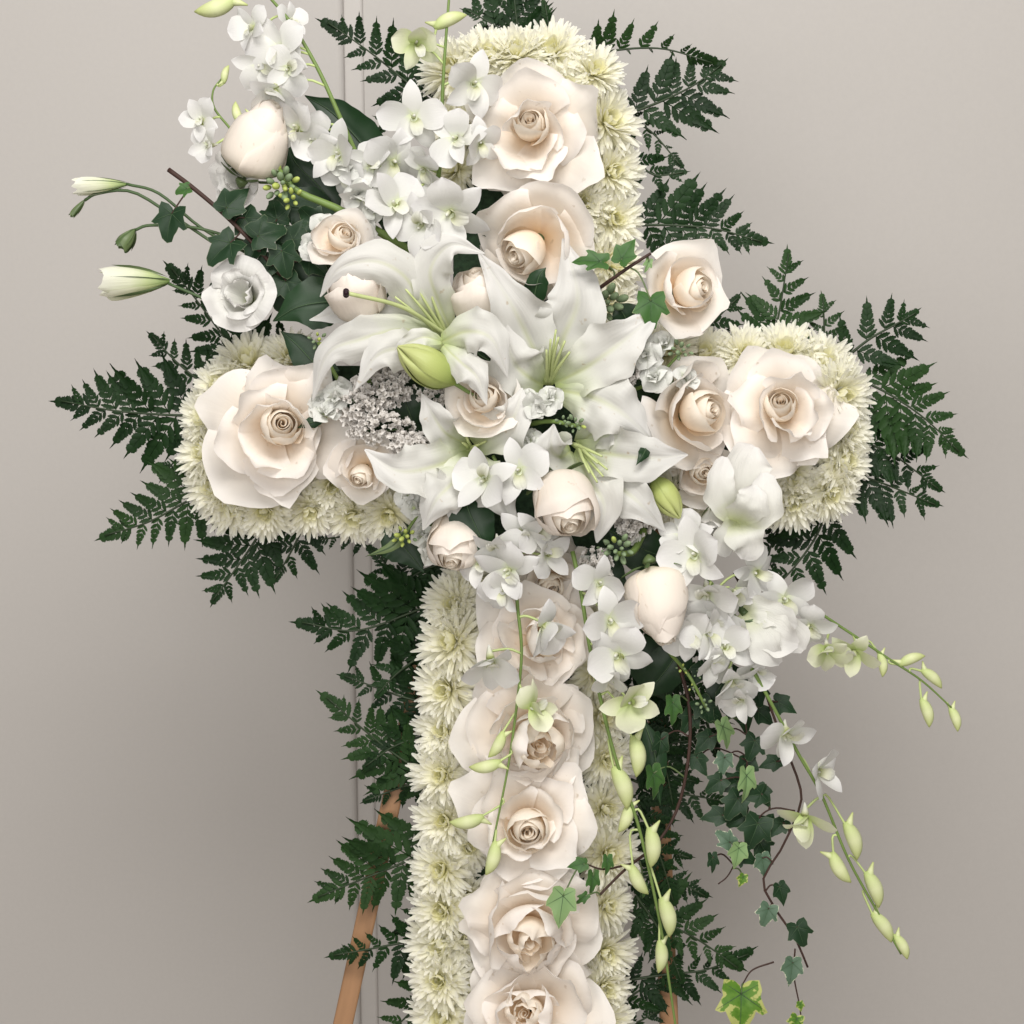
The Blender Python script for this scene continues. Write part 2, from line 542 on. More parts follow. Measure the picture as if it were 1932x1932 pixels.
OPEN = [  # count, radii, heights, half angle, roll, cusp, wave, spiral, rnd, material, lip, looseness
    (3, [.05, .15, .165, .125], [.02, .25, .46, .66], 105, 0, .0, .004, .10, .10, 'rose_in', .012, 0),
    (3, [.06, .21, .24, .195], [.02, .22, .43, .64], 98, .01, .0, .006, .10, .16, 'rose_in', .025, .1),
    (3, [.08, .27, .33, .33], [.0, .20, .40, .58], 84, .05, .05, .015, .08, .24, 'rose_in', .07, .5),
    (4, [.1, .33, .48, .60], [-.02, .17, .38, .46], 60, .22, .10, .045, .05, .30, 'rose', .07, 1.0),
    (5, [.1, .40, .70, .92], [-.08, .06, .20, .22], 50, .34, .14, .07, .04, .30, 'rose', .05, 1.0),
    (6, [.1, .50, .92, 1.20], [-.16, -.07, .0, -.04], 46, .38, .14, .08, .04, .28, 'rose', .05, 1.0),
]
LOOSE = [
    (3, [.04, .15, .20, .17], [.02, .25, .44, .58], 90, .02, .03, .02, .14, .2, 'rose_in', .03, .6),
    (3, [.08, .30, .38, .30], [.0, .20, .44, .60], 72, .05, .06, .04, .08, .26, 'rose_in', .07, .9),
    (4, [.1, .38, .52, .48], [-.02, .16, .40, .58], 62, .12, .08, .06, .05, .30, 'rose', .10, 1.0),
    (4, [.1, .44, .66, .76], [-.06, .10, .30, .42], 56, .24, .10, .07, .05, .30, 'rose', .07, 1.0),
    (5, [.1, .48, .84, 1.02], [-.12, .0, .10, .10], 50, .34, .14, .08, .04, .30, 'rose', .05, 1.0),
    (5, [.1, .52, .96, 1.22], [-.18, -.10, -.04, -.10], 48, .36, .14, .08, .04, .28, 'rose', .05, 1.0),
]
HALF = [
    (3, [.05, .16, .18, .135], [.02, .30, .55, .78], 105, 0, .0, .004, .12, .10, 'rose_in', .012, 0),
    (3, [.06, .24, .28, .23], [.02, .26, .52, .75], 98, .01, .01, .005, .10, .16, 'rose_in', .03, .1),
    (3, [.08, .34, .42, .40], [.0, .22, .47, .69], 90, .05, .06, .012, .08, .22, 'rose_in', .06, .4),
    (3, [.1, .45, .60, .68], [-.03, .15, .42, .58], 74, .16, .10, .03, .06, .30, 'rose', .08, .8),
    (4, [.1, .54, .82, 1.04], [-.10, .02, .20, .26], 64, .32, .13, .045, .05, .30, 'rose', .06, 1.0),
]
BUD = [
    (3, [.05, .30, .32, .15], [.05, .55, 1.2, 1.86], 105, 0, .0, .003, .12, .10, 'rose_in', .02, 0),
    (3, [.06, .46, .48, .24], [.02, .46, 1.1, 1.83], 105, .005, .03, .003, .10, .16, 'rose_bud', .03, .05),
    (3, [.08, .58, .60, .36], [.0, .36, 1.02, 1.74], 104, .0, .07, .006, .08, .30, 'rose_bud', .10, .05),
    (3, [.1, .67, .70, .48], [-.02, .26, .88, 1.58], 100, .02, .18, .008, .07, .46, 'rose_bud', .24, .1),
]
CUP = [
    (3, [.05, .24, .27, .17], [.05, .50, 1.0, 1.52], 105, 0, .0, .003, .12, .10, 'rose_in', .02, 0),
    (3, [.06, .36, .41, .30], [.02, .44, .98, 1.48], 104, .01, .03, .006, .10, .18, 'rose_in', .05, .1),
    (3, [.08, .50, .56, .46], [.0, .34, .92, 1.44], 98, .03, .08, .010, .08, .28, 'rose_bud', .12, .2),
    (3, [.1, .62, .70, .70], [-.02, .24, .84, 1.32], 86, .14, .14, .02, .06, .36, 'rose_bud', .22, .35),
]
ROSE_STYLE = {'cup': CUP, 'open': OPEN, 'loose': LOOSE, 'half': HALF, 'bud': BUD}


def make_rose(x, y, d, Rpx, face, style, label, roll=0.0, seed=0, skip=0, spread=1.0, name='rose', grp='roses in the flower cross'):
    rng = random.Random(seed * 7 + 3)
    R = Rpx * K(d)
    t = thing(name, label, 'rose', Matrix.Translation(Pv(x, y, d)) @ facing(face, roll), grp)
    lay = ROSE_STYLE[style]
    ph = rng.uniform(0, 6.28)
    if style == 'open': b = whorl(.012, .115, .66, .63, 2.4, R, .45, ph)
    elif style == 'loose': b = whorl(.012, .09, .56, .53, 1.9, R, .38, ph)
    elif style == 'half': b = whorl(.012, .125, .79, .75, 2.4, R, .55, ph)
    elif style == 'cup': b = whorl(.012, .15, 1.50, 1.46, 2.3, R, 1.1, ph)
    else: b = whorl(.012, .14, 1.84, 1.81, 2.4, R, 1.4, ph)
    W_ = link('inner_whorl', b.mesh('rose_whorl', M['rose_in']), t)
    th = ph
    use = lay[:len(lay) - skip] if skip else lay
    ta, tt_ = rng.uniform(0, 6.28), rng.uniform(.12, .46) * (style not in ('bud', 'cup'))
    cs = rng.uniform(.80, 1.12) if style not in ('bud', 'cup') else 1.0
    lean = Matrix.Rotation(ta, 4, 'Z') @ Matrix.Rotation(tt_, 4, 'X') @ Matrix.Rotation(-ta, 4, 'Z') @ Matrix.Diagonal((cs, cs, 1, 1))   # the heart leans to one side
    W_.matrix_basis = lean
    for li, (cnt, rs, zs, phi, rl, cu, wv, spi, rn, mt, lip, loose) in enumerate(use):
        th += rng.uniform(0.3, 1.2)
        if style in ('bud', 'cup') and li == 3:          # one broad petal wraps the seen side of a bud
            loc = facing(face, roll).to_3x3().transposed() @ Vector((0, 0, 1))
            th = math.atan2(loc.y, loc.x) + rng.uniform(-.5, .5)
        for i in range(cnt):
            g = 1 + rng.uniform(-.20, .10) * loose
            k = rng.uniform(-.5, 1.0) * rng.random() * .30 * loose       # some petals stand up more than others
            rs2 = [q * g * (spread if li > 2 else 1) * (1 - .30 * max(k, 0) * j) for j, q in enumerate(rs)]
            zs2 = [q + k * (j / (len(zs) - 1)) for j, q in enumerate(zs)]
            b = rose_petal(rs2, zs2, th + i * 2 * math.pi / cnt + rng.uniform(-.22, .22) * (.2 + loose), rad(phi * rng.uniform(.88, 1.12)), R, rng,
                           rl * rng.uniform(.3, 1.5), cu * rng.uniform(.2, 1.6), wv * rng.uniform(.6, 1.7), -spi, rn, -lip * rng.uniform(.6, 1.6), ruff=.022 * loose)
            if li < 3: m_ = lean
            else:
                aa = rng.uniform(0, 6.28)
                m_ = Matrix.Rotation(aa, 4, 'Z') @ Matrix.Rotation(rng.uniform(-.20, .20) * loose, 4, 'X') @ Matrix.Rotation(-aa, 4, 'Z')
            link('petal', b.mesh('rose_petal', M[mt]), t, m_)
    if style not in ('open', 'loose'):
        # calyx and sepals under the flower
        b = MB()
        hh = np.linspace(0, 1, 6)
        zz = np.array([-.34, -.28, -.22, -.16, -.12, -.10]) * R
        rr = np.array([.03, .10, .15, .17, .15, .1]) * R
        b.tube(np.stack([0 * zz, 0 * zz, zz], 1), rr, 10)
        c = link('calyx', b.mesh('calyx', M['sepal']), t)
        for i in range(5):
            a = ph + i * 2 * math.pi / 5
            rs = [.12, .40, .70, .80] if style in ('bud', 'cup') else [.12, .4, .65, .8]
            zs = [-.05, -.02, .12, .20] if style in ('bud', 'cup') else [-.08, -.08, -.06, -.16]
            b = rose_petal(rs, [q - .03 for q in zs], a, .16, R, rng, rnd=.9, nu=5, nv=7)
            link('sepal', b.mesh('sepal', M['sepal']), c)
    return t


# ------------------------------------------------------------------ chrysanthemums
def strap(name, mat, bend, w=0.085, notch=0.0):
    """one ray petal lying along +x, length 1"""
    t = np.linspace(0, 1, 6)[:, None]
    u = np.array([-1, -.45, .45, 1.0])[None, :]
    wid = w * cat([.5, .75, .92, 1.0, 1.0, .55], t)
    x = t * (1 - 0.06 * u ** 2 * t ** 4) + 0 * u
    z = bend * t ** 2.2 + 0.35 * wid * u ** 2
    P = np.stack([x, wid * u, z], -1)
    b = MB(); b.grid(P, u + 0 * t, t + 0 * u)
    return b.mesh(name, mat)


MUM_PET = [strap('outer_petal', M['mum'], q, w) for q, w in ((-.06, .062), (.03, .068), (.10, .060), (.0, .056))]
MUM_MID = [strap('mid_petal', M['mum'], q, w) for q, w in ((.14, .064), (.20, .070), (.08, .06))]
MUM_INP = [strap('inner_petal', M['mum_in'], q, w) for q, w in ((.30, .10), (.42, .11), (.2, .09))]


def mum_centre(seed):
    rng = random.Random(seed)
    b = MB()
    t = np.linspace(0, 1, 4)[:, None]
    u = np.array([-1, 0, 1.0])[None, :]
    for nn, a, L in ((13, 30, .36), (11, 17, .30), (8, 8, .24)):
        o = rng.uniform(0, 6)
        for i in range(nn):
            th = o + i * 2 * math.pi / nn + rng.uniform(-.1, .1)
            an = rad(a + rng.uniform(-6, 6))
            l = L * rng.uniform(.85, 1.15)
            wid = .045 * cat([.6, 1, .9, .3], t)
            xx = t * l * math.sin(an) - 0.10 * t ** 3 * l + .03
            zz = t * l * math.cos(an) + wid * u ** 2 * .6
            yy = wid * u + 0 * t
            xx = xx + 0 * u
            P = np.stack([xx * math.cos(th) - yy * math.sin(th), xx * math.sin(th) + yy * math.cos(th), zz], -1)
            b.grid(P, u + 0 * t, t + 0 * u)
    zz = np.array([0, .06, .11, .13]); rr = np.array([.10, .095, .06, .01])
    b.tube(np.stack([0 * zz, 0 * zz, zz], 1), rr, 9, m=1)
    return b.mesh('flower_centre', M['mum_in'], M['mum_disc'])


MUM_CEN = [mum_centre(s) for s in range(5)]


def make_mum(x, y, d, Rpx, face, label, seed):
    rng = random.Random(seed * 13 + 5)
    R = Rpx * 1.06 * rng.uniform(.92, 1.06) * K(d)
    t = thing('chrysanthemum', label, 'chrysanthemum', Matrix.Translation(Pv(x, y, d)) @ facing(face, rng.uniform(0, 360)),
              'chrysanthemums edging the flower cross')
    link('flower_centre', MUM_CEN[seed % 5], t, Matrix.Scale(R, 4))
    for nn, a, L, ms in ((26, 98, .92, MUM_PET), (28, 88, .98, MUM_PET), (28, 79, .96, MUM_PET), (27, 69, .90, MUM_PET), (24, 58, .80, MUM_MID), (19, 46, .66, MUM_MID), (14, 35, .50, MUM_INP)):
        o = rng.uniform(0, 6)
        for i in range(nn):
            th = o + i * 2 * math.pi / nn + rng.uniform(-.12, .12)
            an = rad(a + rng.uniform(-11, 9))
            l = R * L * rng.uniform(.84, 1.08)
            m_ = Matrix.Rotation(th, 4, 'Z') @ Matrix.Translation((.05 * R, 0, .02 * R)) @ Matrix.Rotation(an - math.pi / 2, 4, 'Y') \
                @ Matrix.Rotation(rng.uniform(-.35, .35), 4, 'X') @ Matrix.Diagonal((l, R * rng.uniform(.85, 1.1), l, 1))
            link('petal', rng.choice(ms), t, m_)
    return t


# ------------------------------------------------------------------ traced petals, leaves
def ribbon(ctrl, W, widths, origin, nrm=(0, 0, 1), cup=0.25, ruf=0.06, freq=3.0, groove=0.05, back=0.0, twist=(0, 0),
           nu=15, nv=34, seed=0, edgew=0.04, crum=0.0):
    rng = random.Random(seed)
    t = np.linspace(0, 1, nv)
    C = smooth_pts(ctrl, nv) - np.array(tuple(origin))
    dd = cat([c[2] for c in ctrl], t)
    w = np.clip(cat(widths, t), 0.01, 2) * W * np.array([K(q) for q in dd])
    T = np.gradient(C, axis=0)
    T /= np.linalg.norm(T, axis=1)[:, None] + 1e-9
    N0 = np.array(nrm, float)
    N = N0[None, :] - (T @ N0)[:, None] * T
    ln = np.linalg.norm(N, axis=1)
    for i in range(nv):
        if ln[i] < 0.25:
            N[i] = N[i - 1] if i else np.cross(T[i], (1, 0, 0))
    # keep the frame steady along the spine
    N = np.apply_along_axis(lambda c: np.convolve(np.pad(c, 2, 'edge'), np.ones(5) / 5, 'valid'), 0, N)
    N -= np.sum(N * T, 1)[:, None] * T
    N /= np.linalg.norm(N, axis=1)[:, None] + 1e-9
    B = np.cross(T, N)
    tw = np.radians(twist[0] + (twist[1] - twist[0]) * t)
    N, B = (N * np.cos(tw)[:, None] + B * np.sin(tw)[:, None]), (B * np.cos(tw)[:, None] - N * np.sin(tw)[:, None])
    u = np.linspace(-1, 1, nu)
    U = u[None, :] + 0 * t[:, None]
    V = t[:, None] + 0 * U
    p1, p2 = rng.uniform(0, 6.28), rng.uniform(0, 6.28)
    ph = np.where(U > 0, p1, p2)
    fr = np.where(U > 0, freq * rng.uniform(.85, 1.15), freq * rng.uniform(.85, 1.15))
    off = cup * U ** 2 - back * U ** 4 + ruf * np.abs(U) ** 2.2 * (np.sin(6.283 * fr * V + ph) + .5 * np.sin(11.7 * fr * V + 2 * ph)) * np.minimum(1, V * 3) - groove * np.exp(-(U / .13) ** 2)
    q1, q2, q3 = rng.uniform(0, 6.28), rng.uniform(0, 6.28), rng.uniform(0, 6.28)
    off = off + crum * np.minimum(1, V * 4) * (np.sin(9 * V + 2.3 * U + q1) * np.sin(3.1 * U + q2) + .6 * np.sin(17 * V - 3.5 * U + q3) * np.cos(4.7 * U + q1))
    edge = 1 + edgew * np.abs(U) ** 3 * (np.sin(6.283 * fr * V * 1.1 + ph + 1.3) + .5 * np.sin(15.1 * fr * V + 1.7 * ph))
    P = C[:, None, :] + B[:, None, :] * (w[:, None] * U * edge)[..., None] + N[:, None, :] * (w[:, None] * off)[..., None]
    b = MB(); b.grid(P, U, V)
    return b


LILY_W = (.30, .55, .82, .97, 1.0, .88, .60, .30, .03)
LEAF_W = (.05, .55, .88, 1.0, .95, .78, .5, .22, .02)


def tube_px(ctrl, r_px, origin, n=16, taper=None, sides=6):
    P = smooth_pts(ctrl, n) - np.array(tuple(origin))
    d = cat([c[2] for c in ctrl], np.linspace(0, 1, n))
    rr = np.array([K(q) for q in d]) * r_px
    if taper is not None: rr = rr * np.linspace(1, taper, n)
    b = MB(); b.tube(P, rr, sides)
    return b


def ball(P, r, sx=1.0, n=8):
    """small ellipsoid along z at P, r = radius, sx = length factor"""
    a = np.linspace(0.03, math.pi - .03, 7)
    zz = -np.cos(a) * r * sx
    rr = np.sin(a) * r
    b = MB(); b.tube(np.stack([0 * zz, 0 * zz, zz], 1), rr, n)
    b.v = [(q[0] + P[0], q[1] + P[1], q[2] + P[2]) for q in b.v]
    return b


def make_lily(label, org, tepals, filaments=(), style=None, seed=0, name='lily', fil_base=None):
    o = Pv(*org)
    t = thing(name, label, 'lily', Matrix.Translation(o), 'white lilies in the central spray')
    for i, tp in enumerate(tepals):
        ctrl, W = tp[0], tp[1]
        kw = dict(cup=.34, ruf=.26, freq=2.3, groove=.12, back=.16)
        if len(tp) > 2: kw.update(tp[2])
        b = ribbon(ctrl, W * 1.04, kw.pop('widths', LILY_W), o, seed=seed * 31 + i, edgew=.10, crum=.09, **kw)
        link('tepal', b.mesh('tepal', M['lily']), t)
    fb = fil_base or org
    for i, tip in enumerate(filaments):
        mid = ((fb[0] * .5 + tip[0] * .5), fb[1] * .5 + tip[1] * .5, fb[2] * .4 + tip[2] * .6 + 8)
        jb = (fb[0] + (i - 2) * 2.2, fb[1] + (i % 2) * 2, fb[2])
        b = tube_px([jb, mid, tip], 4.6, o, 10, .45)
        link('filament', b.mesh('filament', M['filament']), t)
    if style:
        b = tube_px(style, 4.4, o, 14, .95)
        s_ = link('style', b.mesh('style', M['filament']), t)
        e = style[-1]
        b = MB()
        for k in range(3):
            a = k * 2.1
            q = Pv(e[0] - 2, e[1] + 4 * math.sin(a), e[2] + 4 * math.cos(a)) - o
            c = ball(tuple(q), 6.2 * K(e[2]), 1.2)
            b.add(c.v, c.f)
        link('stigma', b.mesh('stigma', M['stigma']), s_)
    return t


# ------------------------------------------------------------------ orchids
def unit_petal(name, mat, w, wid, bend, cup, ruf=0.0, seed=0):
    t = np.linspace(0, 1, 10)[:, None]
    u = np.linspace(-1, 1, 7)[None, :]
    rng = random.Random(seed)
    W = w * np.clip(cat(wid, t), .01, 2)
    x = t + 0 * u
    z = cat(bend, t) + cup * W * u ** 2 + ruf * np.sin(5 * t + 3 * u + rng.uniform(0, 6)) * np.abs(u) * t
    P = np.stack([x, W * u, z], -1)
    b = MB(); b.grid(P, u + 0 * t, t + 0 * u)
    return b.mesh(name, mat)


ORCH = {}
for key, mt in (('w', 'orchid'), ('g', 'orchid_g')):
    ORCH[key] = dict(
        petal=[unit_petal('orchid_petal', M[mt], .46, (.24, .60, .88, 1.0, 1.0, .84, .12), b, c, .03, s)
               for s, (b, c) in enumerate((((0, .03, .10, .10, .02), .10), ((0, .06, .14, .2, .22), .2), ((0, .02, .03, -.03, -.16), -.12)))],
        sepal=[unit_petal('orchid_sepal', M[mt], .30, (.55, .8, .98, 1.0, .90, .62, .05), b, c, .02, s + 9)
               for s, (b, c) in enumerate((((0, .03, .08, .06, -.04), .2), ((0, .05, .14, .22, .26), .3), ((0, .0, -.02, -.10, -.26), -.1)))])


def lip_mesh(mats):
    b = MB()
    t = np.linspace(0, 1, 9)[:, None]
    u = np.linspace(-1, 1, 9)[None, :]
    ang = u * (1.75 - 1.05 * t)             # a folded tube that opens into a tongue
    r = cat([.10, .13, .17, .24, .20], t)
    y = r * np.sin(ang)
    up = r * (1 - np.cos(ang))
    fx = cat([0, .16, .32, .42, .44], t)    # forward (z) then bending down (-y in flower frame)
    dn = cat([.0, .02, .06, .20, .36], t)
    P = np.stack([y + 0 * t, -dn + up * .9 - .10, fx + 0 * u + .02 * np.sin(9 * u) * t], -1)
    b.grid(P, u + 0 * t, t + 0 * u)
    z = np.linspace(0, .22, 6)
    P = np.stack([0 * z, .03 + .06 * np.sin(z * 6), z], 1)
    b.tube(P, np.array([.075, .065, .055, .05, .045, .015]), 7)
    # chin at the back
    z = np.linspace(.02, -.34, 6)
    P = np.stack([0 * z, -.10 - .2 * (z / -.34) ** 2, z], 1)
    b.tube(P, np.array([.13, .13, .11, .085, .06, .02]), 7)
    return b.mesh('orchid_lip', *mats)


LIP = {'w': lip_mesh((M['lip'],)), 'g': lip_mesh((M['lip'],))}


def bud_mesh(seed):
    """orchid bud along +x, stalk end at x = 0, with its little hooked chin"""
    b = MB()
    t = np.linspace(0, 1, 11)
    r = cat([.07, .165, .205, .21, .185, .125, .015], t)
    P = np.stack([t, .10 * np.sin(t * 3.1), 0 * t], 1)
    b.tube(P, r, 9)
    t2 = np.linspace(0, 1, 6)
    P = np.stack([.16 - .34 * t2, .06 + .24 * t2 ** 1.2, 0 * t2], 1)
    b.tube(P, cat([.13, .11, .08, .05, .02], t2), 7)
    return b.mesh('orchid_bud', M['bud'])


BUDM = bud_mesh(0)


def near_on(stem, p, back):
    i = int(np.argmin(np.linalg.norm(stem - p, axis=1)))
    return max(0, i - back), i


def make_spray(label, stem, blossoms, buds, seed=0, rs=5.0, name='orchid_spray', mat='stem', pale=True):
    rng = random.Random(seed * 17 + 1)
    mid = stem[0]
    o = Pv(*mid)
    on = np.array(tuple(o))
    t = thing(name, label, 'orchid', Matrix.Translation(o), 'white orchid sprays in the flower cross')
    b = tube_px(stem, rs, o, 40, .5, 7)
    link('stem', b.mesh('orchid_stem', M[mat]), t)
    SP = smooth_pts(stem, 60) - on

    def stalk(P, Q, r0, sag, mt):
        P, Q = np.array(tuple(P)), np.array(tuple(Q))
        m1 = P * .6 + Q * .4 + np.array((sag[0], sag[1], sag[2]))
        pts = cat([P, m1, Q * .9 + m1 * .1, Q], np.linspace(0, 1, 9))
        c = MB(); c.tube(pts, r0, 6)
        return c.mesh('pedicel', M[mt])

    for q in blossoms:
        x, y, d, R, face, roll = q[:6]
        key = q[6] if len(q) > 6 else 'w'
        shut = q[7] if len(q) > 7 else 0.0
        k = K(d)
        p = Pv(x, y, d) - o
        F = facing((face[0] + rng.uniform(-.6, .6), face[1] + rng.uniform(-.65, .3), face[2]), roll)
        B_ = link('blossom', LIP[key], t, Matrix.Translation(p) @ F @ Matrix.Scale(R * k * 1.1 * (1 - .15 * shut), 4))
        j, i = near_on(SP, np.array(tuple(p)), rng.randint(1, 4))
        Fz = F.to_3x3() @ Vector((0, 0, 1))
        back = p - Fz * (R * k * .30)
        dist = (Vector(SP[j]) - back).length
        if dist < 130 * S:
            link('pedicel', stalk(SP[j], back, 2.6 * k, (0, .12 * dist, .02 * dist), 'pedicel'), t)
        for nm, ang, kind in (('sepal', 90, 'sepal'), ('petal', 16, 'petal'), ('petal', 164, 'petal'), ('sepal', -52, 'sepal'), ('sepal', -128, 'sepal')):
            tilt = rng.uniform(-16, 36) + shut * 48
            a = ang + rng.uniform(-9, 9)
            m_ = Matrix.Rotation(rad(a), 4, 'Z') @ Matrix.Rotation(-rad(tilt), 4, 'Y') @ Matrix.Rotation(rng.uniform(-.3, .3), 4, 'X') \
                @ Matrix.Diagonal((rng.uniform(.93, 1.1), rng.uniform(.92, 1.12), 1, 1))
            link(nm, rng.choice(ORCH[key][kind]), B_, m_)
    for q in buds:
        x, y, d, L, ang = q[:5]
        flip = q[5] if len(q) > 5 else 1
        k = K(d)
        a = rad(ang)
        dirv = Vector((math.cos(a), math.sin(a), 0.12))
        c = Pv(x, y, d) - o
        base = c - dirv * (L * k * .5)
        m_ = Matrix.Translation(base) @ Matrix.Rotation(a, 4, 'Z') @ Matrix.Rotation(rng.uniform(-.3, .3), 4, 'X') @ Matrix.Diagonal((L * k, L * k * .95 * flip, L * k * .95, 1))
        link('bud', BUDM, t, m_)
        j, i = near_on(SP, np.array(tuple(base)), rng.randint(2, 4))
        dist = (Vector(SP[j]) - base).length
        if dist > 3 * S:
            tip = base + dirv * (L * k * .06)
            perp = Vector((SP[j])) * .5 + tip * .5
            link('pedicel', stalk(SP[j], tip, 2.4 * k, tuple(-dirv * .35 * dist), 'pedicel'), t)
    return t


# ------------------------------------------------------------------ ferns
def pinna_mesh(nn, seed, mat):
    """one leaflet of a leatherleaf frond along +x, length 1, cut into toothed lobes"""
    rng = random.Random(seed)
    b = MB()

    def lobe(x0, L, w, a, side, z):
        dx, dy = math.cos(a), math.sin(a) * side
        nx, ny = -dy, dx
        ks = 5
        v, f = [], []
        for k in range(ks + 1):
            t = k / ks
            ww = w * (math.sin(math.pi * min(.97, t * .86 + .10)) ** .6)
            if k == ks: ww = 0
            c = (x0 + dx * L * t, dy * L * t)
            lift = z - .06 * L * t + (0.012)
            v += [(c[0] - nx * ww, c[1] - ny * ww, lift - .25 * ww), (c[0], c[1], lift), (c[0] + nx * ww, c[1] + ny * ww, lift - .25 * ww)]
        for k in range(ks):
            i = 3 * k
            f += [(i, i + 1, i + 4, i + 3), (i + 1, i + 2, i + 5, i + 4)]
        for k in range(1, ks):
            for s_, e in ((0, -1), (2, 1)):
                p, q = v[3 * k + s_], v[3 * (k + 1) + s_] if k + 1 <= ks else v[3 * ks + 1]
                tip = (q[0] + e * nx * w * .34 + dx * L * .03, q[1] + e * ny * w * .34 + dy * L * .03, (p[2] + q[2]) / 2)
                n0 = len(v)
                v += [p, q, tip]
                f.append((n0, n0 + 1, n0 + 2) if e < 0 else (n0 + 1, n0, n0 + 2))
        b.add(v, f)

    for i in range(nn):
        x = .05 + .80 * i / nn
        rem = 1 - x
        L = (.265 * rem ** .85 + .015) * rng.uniform(.9, 1.1)
        a = rad(47 - 14 * (i / nn))
        w = (.222 / nn + .003) * (1.0 + .85 * i / nn) * rng.uniform(.92, 1.08)
        for s_ in (1, -1):
            lobe(x + (.02 if s_ < 0 else 0), L, w, a, s_, -.015 * i / nn)
    # solid toothed blade at the tip, and the midrib
    xs = np.linspace(.55, 1.0, 12)
    up, f, v = [], [], []
    for i, x in enumerate(xs):
        w = .075 * (1 - (x - .55) / .45) * (1.12 if i % 2 else .82)
        v += [(x, -w, -.02 - .02 * x), (x, 0, -.006), (x, w, -.02 - .02 * x)]
    for i in range(len(xs) - 1):
        f += [(3 * i, 3 * i + 1, 3 * i + 4, 3 * i + 3), (3 * i + 1, 3 * i + 2, 3 * i + 5, 3 * i + 4)]
    b.add(v, f)
    P = np.array([(0, 0, .0), (.3, 0, .006), (.6, 0, .0), (.95, 0, -.015)])
    b.tube(P, np.array([.010, .008, .006, .001]), 4)
    b.v = [(q[0], q[1] + 0.05 * q[0] ** 2, q[2] - .10 * q[0] ** 2) for q in b.v]
    return b.mesh('fern_leaflet', mat)


PINNA = {k: {'big': [pinna_mesh(6, s, M[k]) for s in range(3)], 'mid': [pinna_mesh(5, s + 5, M[k]) for s in range(3)],
             'small': [pinna_mesh(4, s + 9, M[k]) for s in range(2)]} for k in ('fern', 'fern2')}


def make_fern(label, pts, wl, wr, seed=0, mat='fern', tilt=(0, 0), gap=38, start=.06, ang=58):
    rng = random.Random(seed * 5 + 2)
    o = Pv(*pts[0])
    on = np.array(tuple(o))
    t = thing('fern_frond', label, 'fern', Matrix.Translation(o), 'fern fronds behind the flower cross')
    b = tube_px(pts, 3.0, o, 20, .4)
    link('stalk', b.mesh('fern_stalk', M['rachis']), t)
    C = smooth_pts(pts, 101) - on
    T = np.gradient(C, axis=0); T /= np.linalg.norm(T, axis=1)[:, None]
    seg = np.linalg.norm(np.diff(C, axis=0), axis=1).sum()
    Lpx = seg / S
    kk = max(3, int(round(Lpx / gap)))
    N0 = Vector((tilt[0], tilt[1], 1)).normalized()
    for i in range(kk):
        q = i / kk
        tt = start + (1 - start) * (q ** .92) * .93
        j = int(tt * 100)
        for s_, wmax in ((1, wl), (-1, wr)):
            if wmax <= 0: continue
            jj = min(99, j + (1 if s_ < 0 else 0) * int(40 / kk))
            prof = (1 - tt) ** .72 * (1.0 if tt > .15 else .82)
            L = max(wmax * 1.48 * prof, 16) * rng.uniform(.88, 1.1)
            tang = Vector(T[jj])
            n_ = (N0 - tang * N0.dot(tang)).normalized()
            side = n_.cross(tang) * s_
            a = rad(ang - 16 * tt + rng.uniform(-7, 7))
            dirv = (tang * math.cos(a) + side * math.sin(a) + n_ * rng.uniform(-.22, .16)).normalized()
            nn = (n_ + side * rng.uniform(-.35, .2) + tang * rng.uniform(-.2, .2))
            nn = (nn - dirv * nn.dot(dirv)).normalized()
            y = nn.cross(dirv) * s_
            z = dirv.cross(y)
            R = Matrix((dirv, y, z)).transposed().to_4x4()
            l = L * S
            kind = 'big' if L > 62 else ('mid' if L > 34 else 'small')
            link('leaflet', rng.choice(PINNA[mat][kind]), t, Matrix.Translation(C[jj]) @ R @ Matrix.Scale(l, 4))
    tang = Vector(T[96])
    n_ = (N0 - tang * N0.dot(tang)).normalized()
    y = n_.cross(tang)
    R = Matrix((tang, y, tang.cross(y))).transposed().to_4x4()
    l = max(.32 * Lpx, 46) * S
    link('leaflet', PINNA[mat]['big'][0], t, Matrix.Translation(C[100] - np.array(tang) * l * .70) @ R @ Matrix.Diagonal((l, l * 1.2, l, 1)))
    return t


# ------------------------------------------------------------------ ivy and broad leaves
IVY_OUT = [(0, 1.0), (9, .86), (19, .72), (30, .60), (40, .56), (50, .66), (58, .72), (68, .60), (82, .47), (100, .46), (116, .54), (128, .50), (150, .38), (170, .24)]


